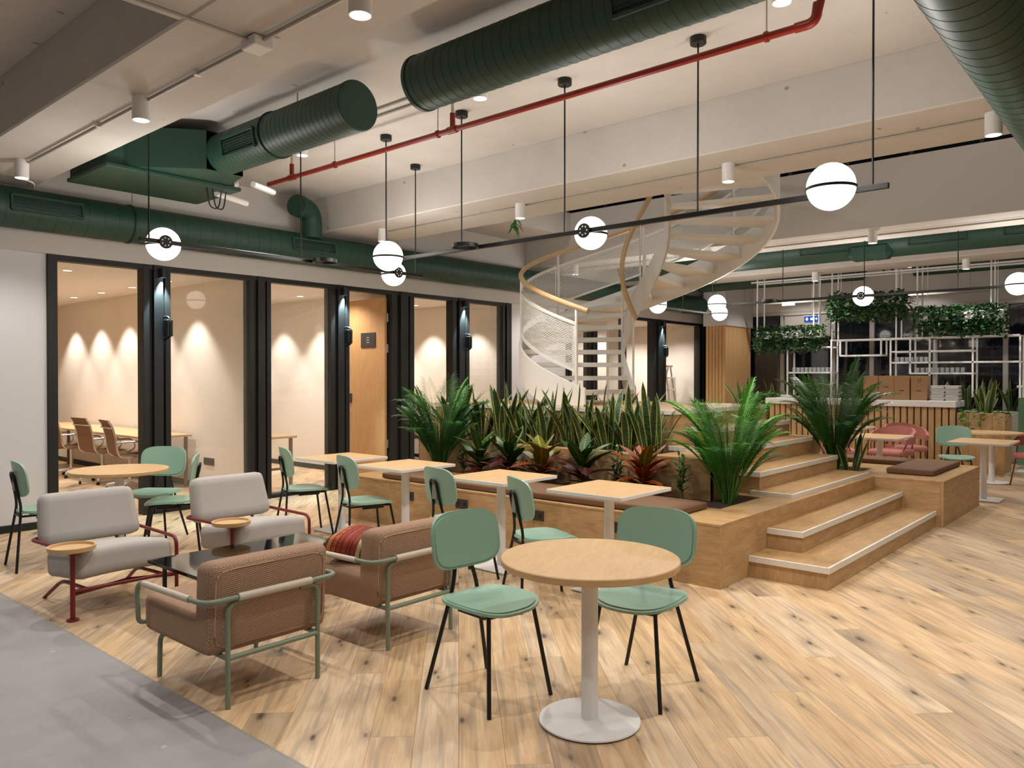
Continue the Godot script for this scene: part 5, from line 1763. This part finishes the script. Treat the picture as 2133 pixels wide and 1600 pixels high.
var broad_leaves := []
func croton(label: String, at: Vector3, h: float, n: int, mats: Array, g: RandomNumberGenerator):
	if broad_leaves.is_empty():
		for k in 4:
			broad_leaves.append(blade(1.0, [0.36, 0.30, 0.40, 0.33][k], [0.5, 0.9, 0.7, 1.2][k], 0.0, 0.12, 0.30, 8))
	var t := thing("croton", label, "plant", at, g.randf() * TAU, "crotons in the bench planter")
	obj("stem", tubed([Vector3(0, -0.02, 0), Vector3(0.01, h * 0.55, 0.0)], [0.009, 0.006], 6), M.trunk, t)
	for k in n:
		var v := float(k) / n
		var a := TAU * k * 0.382
		var s := h * g.randf_range(0.46, 0.64) * (0.75 + 0.4 * sin(v * PI))
		var lean := lerpf(1.25, 0.18, v)
		var o := obj("leaf", broad_leaves[k % 4], M["leaftex%d" % mats[k * mats.size() / n]], t)
		o.transform = Transform3D(Basis(Vector3.UP, a) * Basis(Vector3.RIGHT, lean) * Basis.from_scale(Vector3(s, s, s)), Vector3(0, h * (0.12 + 0.45 * v), 0))
	return t

func bushy(label: String, at: Vector3, h: float, n: int, m: String, g: RandomNumberGenerator):
	var t := thing("dracaena", label, "plant", at, 0.0, "small leafy plants in the bench planter")
	for s in 3:
		var top := Vector3(g.randf_range(-0.06, 0.06), h * (0.75 + 0.12 * s), g.randf_range(-0.06, 0.06))
		obj("stem", tubed([Vector3(0.01 * s, -0.02, 0), top], [0.006, 0.003], 5), M.stem, t)
		for k in n:
			var v := float(k) / n
			var a := TAU * k * 0.382
			var o := obj("leaf", blade_small(), M[m], t)
			var sc := h * 0.26 * g.randf_range(0.8, 1.2)
			o.transform = Transform3D(Basis(Vector3.UP, a) * Basis(Vector3.RIGHT, 0.5 + g.randf() * 0.7) * Basis.from_scale(Vector3(sc, sc, sc)), top * (0.25 + 0.75 * v))
	return t

var small_leaf: ArrayMesh
func blade_small() -> ArrayMesh:
	if small_leaf == null:
		small_leaf = blade(1.0, 0.26, 0.8, 0.0, 0.1, 0.25, 5)
	return small_leaf

# trailing foliage: many small pointed leaves on hanging strands, one mass nobody could count
func trailing(st: SurfaceTool, zone: AABB, strands: int, leaf: float, g: RandomNumberGenerator):
	for s in strands:
		var p := zone.position + Vector3(g.randf() * zone.size.x, zone.size.y * g.randf_range(0.75, 1.0), g.randf() * zone.size.z)
		var bottom := zone.position.y + zone.size.y * pow(g.randf(), 1.6) * 0.75
		while p.y > bottom:
			var d := Vector3(g.randf_range(-1, 1), g.randf_range(-0.9, 0.2), g.randf_range(-1, 1)).normalized()
			var L := leaf * g.randf_range(0.7, 1.3)
			var side := d.cross(Vector3(g.randf_range(-1, 1), 1, g.randf_range(-1, 1))).normalized() * L * 0.38
			var n := side.cross(d).normalized()
			if n.y < 0:
				n = -n
			var q := p + d * L * 0.45 + n * L * 0.06
			tri(st, p, q - side, p + d * L, (n + side.normalized() * -0.3).normalized(), n, n)
			tri(st, p, q + side, p + d * L, (n + side.normalized() * 0.3).normalized(), n, n)
			p += Vector3(g.randf_range(-0.03, 0.03), -leaf * g.randf_range(0.35, 0.7), g.randf_range(-0.03, 0.03))

func build_plants():
	var g := RandomNumberGenerator.new()
	g.seed = 2024
	palm("bright areca palm in planter between bench corner and steps", Vector3(6.30, 0.45, -3.0), 0.93, 58, 1.0, g, true)
	palm("areca palm at the far end of left bench planter", Vector3(6.10, 0.45, -6.40), 0.98, 56, 0.95, g)
	palm("dark areca palm in planter on right side of the steps", Vector3(9.28, 0.45, -3.10), 1.12, 62, 0.95, g)
	var row := [[6.52, -6.55], [6.56, -6.2], [6.55, -5.85], [6.58, -5.55], [6.55, -5.22], [6.60, -4.95], [6.54, -4.68], [6.58, -4.42], [6.55, -4.18], [6.60, -3.94]]
	for k in row.size():
		snake_plant("tall variegated snake plant in upper trough below the spiral stair", Vector3(row[k][0], 0.79, row[k][1]), 14, 0.74, "snake plants in the upper trough", g)
	snake_plant("snake plant beside the canes of right palm", Vector3(9.22, 0.45, -2.92), 7, 0.62, "", g)
	croton("green croton with yellow veins beside the left palm", Vector3(6.06, 0.45, -5.74), 0.58, 18, [3, 1, 1], g)
	croton("dark purple croton with green top in bench planter", Vector3(6.02, 0.45, -5.28), 0.62, 19, [3, 3, 1, 1], g)
	croton("golden yellow croton in bench planter", Vector3(6.05, 0.45, -4.88), 0.60, 18, [3, 4, 2, 2], g)
	croton("tall green croton over dark leaves in bench planter", Vector3(6.03, 0.45, -4.36), 0.62, 19, [3, 3, 1, 1], g)
	croton("orange and red croton in bench planter near bright palm", Vector3(6.05, 0.45, -3.70), 0.58, 22, [3, 4, 4, 4, 2], g)
	bushy("small feathery green plant between two crotons", Vector3(6.10, 0.45, -4.02), 0.46, 16, "leaf1", g)
	bushy("small leafy green plant beside bright palm", Vector3(6.08, 0.45, -3.34), 0.44, 15, "leaf3", g)
	bushy("low leafy green plant behind the left palm", Vector3(6.08, 0.45, -6.02), 0.40, 14, "leaf1", g)
	# planters by the bar
	snake_plant("snake plant in the planter at right end of bar", Vector3(14.38, 0.94, -2.45), 13, 0.62, "", g)
	snake_plant("snake plant in the planter at stair end of bar", Vector3(14.35, 0.95, -6.55), 9, 0.70, "", g)
	for e in [["pale trailing pothos spilling over right end planter of bar", AABB(Vector3(13.98, 0.62, -2.80), Vector3(0.6, 0.42, 0.68)), "pothos", 46], ["green leafy pothos in planter at stair end of bar", AABB(Vector3(14.0, 0.92, -6.35), Vector3(0.5, 0.34, 0.45)), "ivy_light", 60]]:
		var t := thing("pothos", e[0], "plant")
		var st := S()
		trailing(st, e[1], e[3], 0.085, g)
		var o := obj("foliage", st, M[e[2]], t)
		o.set_meta("kind", "stuff")
	# hanging troughs with ivy
	for e in [[-6.42, -5.16, 2.30, "white hanging trough of dark ivy lowest beside the oak column"], [-4.95, -3.78, 2.84, "white hanging trough of ivy highest above cardboard boxes"], [-3.50, -2.26, 2.52, "white hanging trough of ivy above right end of the bar"]]:
		var t := thing("hanging_planter", e[3], "planter")
		obj("trough", spanned(14.70, 14.96, e[2] - 0.02, e[2] + 0.12, e[0], e[1], 0.004), M.white_paint, t)
		for z in [e[0] + 0.1, e[1] - 0.1]:
			obj("hanger", tubed([Vector3(14.83, e[2] + 0.12, z), Vector3(14.83, SLAB, z)], 0.005, 6), M.white_paint, t)
		for m in ["ivy", "ivy", "ivy_light"]:
			var st := S()
			trailing(st, AABB(Vector3(14.58, e[2] - 0.30, e[0] - 0.03), Vector3(0.46, 0.54, e[1] - e[0] + 0.06)), 150 if m == "ivy" else 26, 0.07, g)
			var o := obj("foliage", st, M[m], t)
			o.set_meta("kind", "stuff")
	# row of snake plants on the sill planter behind the bar
	var sp2 := thing("sill_planter", "long low planter with snake plants before the dark windows", "planter", Vector3(16.6, 0, -4.4))
	obj("box", spanned(-0.2, 0.2, 0.0, 0.92, -2.6, 2.6, 0.004), M.white_paint, sp2)
	obj("soil", spanned(-0.18, 0.18, 0.92, 0.93, -2.58, 2.58, 0.0), M.soil, sp2)
	for k in 14:
		snake_plant("snake plant in the long planter before the dark windows", Vector3(16.6, 0.92, -6.85 + k * 0.37), 7, 0.66, "snake plants before the windows", g)
	# small trailing sprig seen below the wide beam
	var v := thing("trailing_sprig", "small green sprig trailing over edge of the wide beam", "plant", Vector3(7.12, 3.34, -6.15))
	obj("stem", tubed([Vector3(0, 0.12, 0), Vector3(0.01, 0, 0)], 0.004, 5), M.stem, v)
	for k in 7:
		var o := obj("leaf", blade_small(), M.ivy_light, v)
		o.transform = Transform3D(Basis(Vector3.UP, k * 2.4) * Basis(Vector3.RIGHT, 1.9) * Basis.from_scale(Vector3(0.19, 0.15, 0.19)), Vector3(0, 0.12 - k * 0.018, 0))

# ------------------------------------------------------------------ small things
func build_small_things():
	var s := thing("wall_socket", "dark double wall socket low on the first meeting room wall", "socket", Vector3(5.30, 0.38, -10.13))
	obj("plate", spanned(-0.012, 0.0, -0.05, 0.05, -0.14, 0.14, 0.003), M.socket, s)
	for d in [-0.09, 0.0, 0.09]:
		obj("outlet", lathed([Vector2(0, 0), Vector2(0.025, 0), Vector2(0.025, -0.004)], 14, Transform3D(Basis(Vector3(0, 0, 1), PI / 2), Vector3(-0.0125, 0, d))), M.socket_hole, s)
	var e := thing("exit_sign", "small lit blue sign hanging before the windows", "sign", Vector3(17.0, 2.72, -6.17))
	obj("casing", spanned(-0.02, 0.02, 0.0, 0.15, -0.17, 0.17, 0.004), M.white_paint, e)
	var f := obj("sign_face", spanned(-0.024, -0.019, 0.008, 0.142, -0.162, 0.162, 0.001), M.sign_blue, e)
	for q in [[-0.115, -0.085, 0.04, 0.11], [-0.135, -0.065, 0.07, 0.083], [-0.025, 0.025, 0.05, 0.10], [0.065, 0.125, 0.068, 0.082], [0.10, 0.115, 0.05, 0.10]]:
		obj("sign_symbol", spanned(-0.027, -0.023, q[2], q[3], q[0], q[1], 0.0), M.sign_white, f)
	obj("hanger", tubed([Vector3(0, 0.15, 0), Vector3(0, SLAB - 2.72, 0)], 0.005, 6), M.white_paint, e)
	# track with small projector heads near the windows
	var t := thing("ceiling_track", "white cable track below the ceiling before the windows", "track", Vector3(17.2, 3.18, 0))
	obj("rail", spanned(-0.03, 0.03, 0.0, 0.05, -8.2, 4.8, 0.003), M.galv, t)
	obj("box", spanned(-0.06, 0.06, -0.06, 0.06, -6.9, -6.6, 0.01), M.white_paint, t)
	for z in [-7.8, -5.4, -3.2, -1.0]:
		obj("hanger", tubed([Vector3(0, 0.05, z), Vector3(0, SLAB - 3.18, z)], 0.005, 6), M.galv, t)
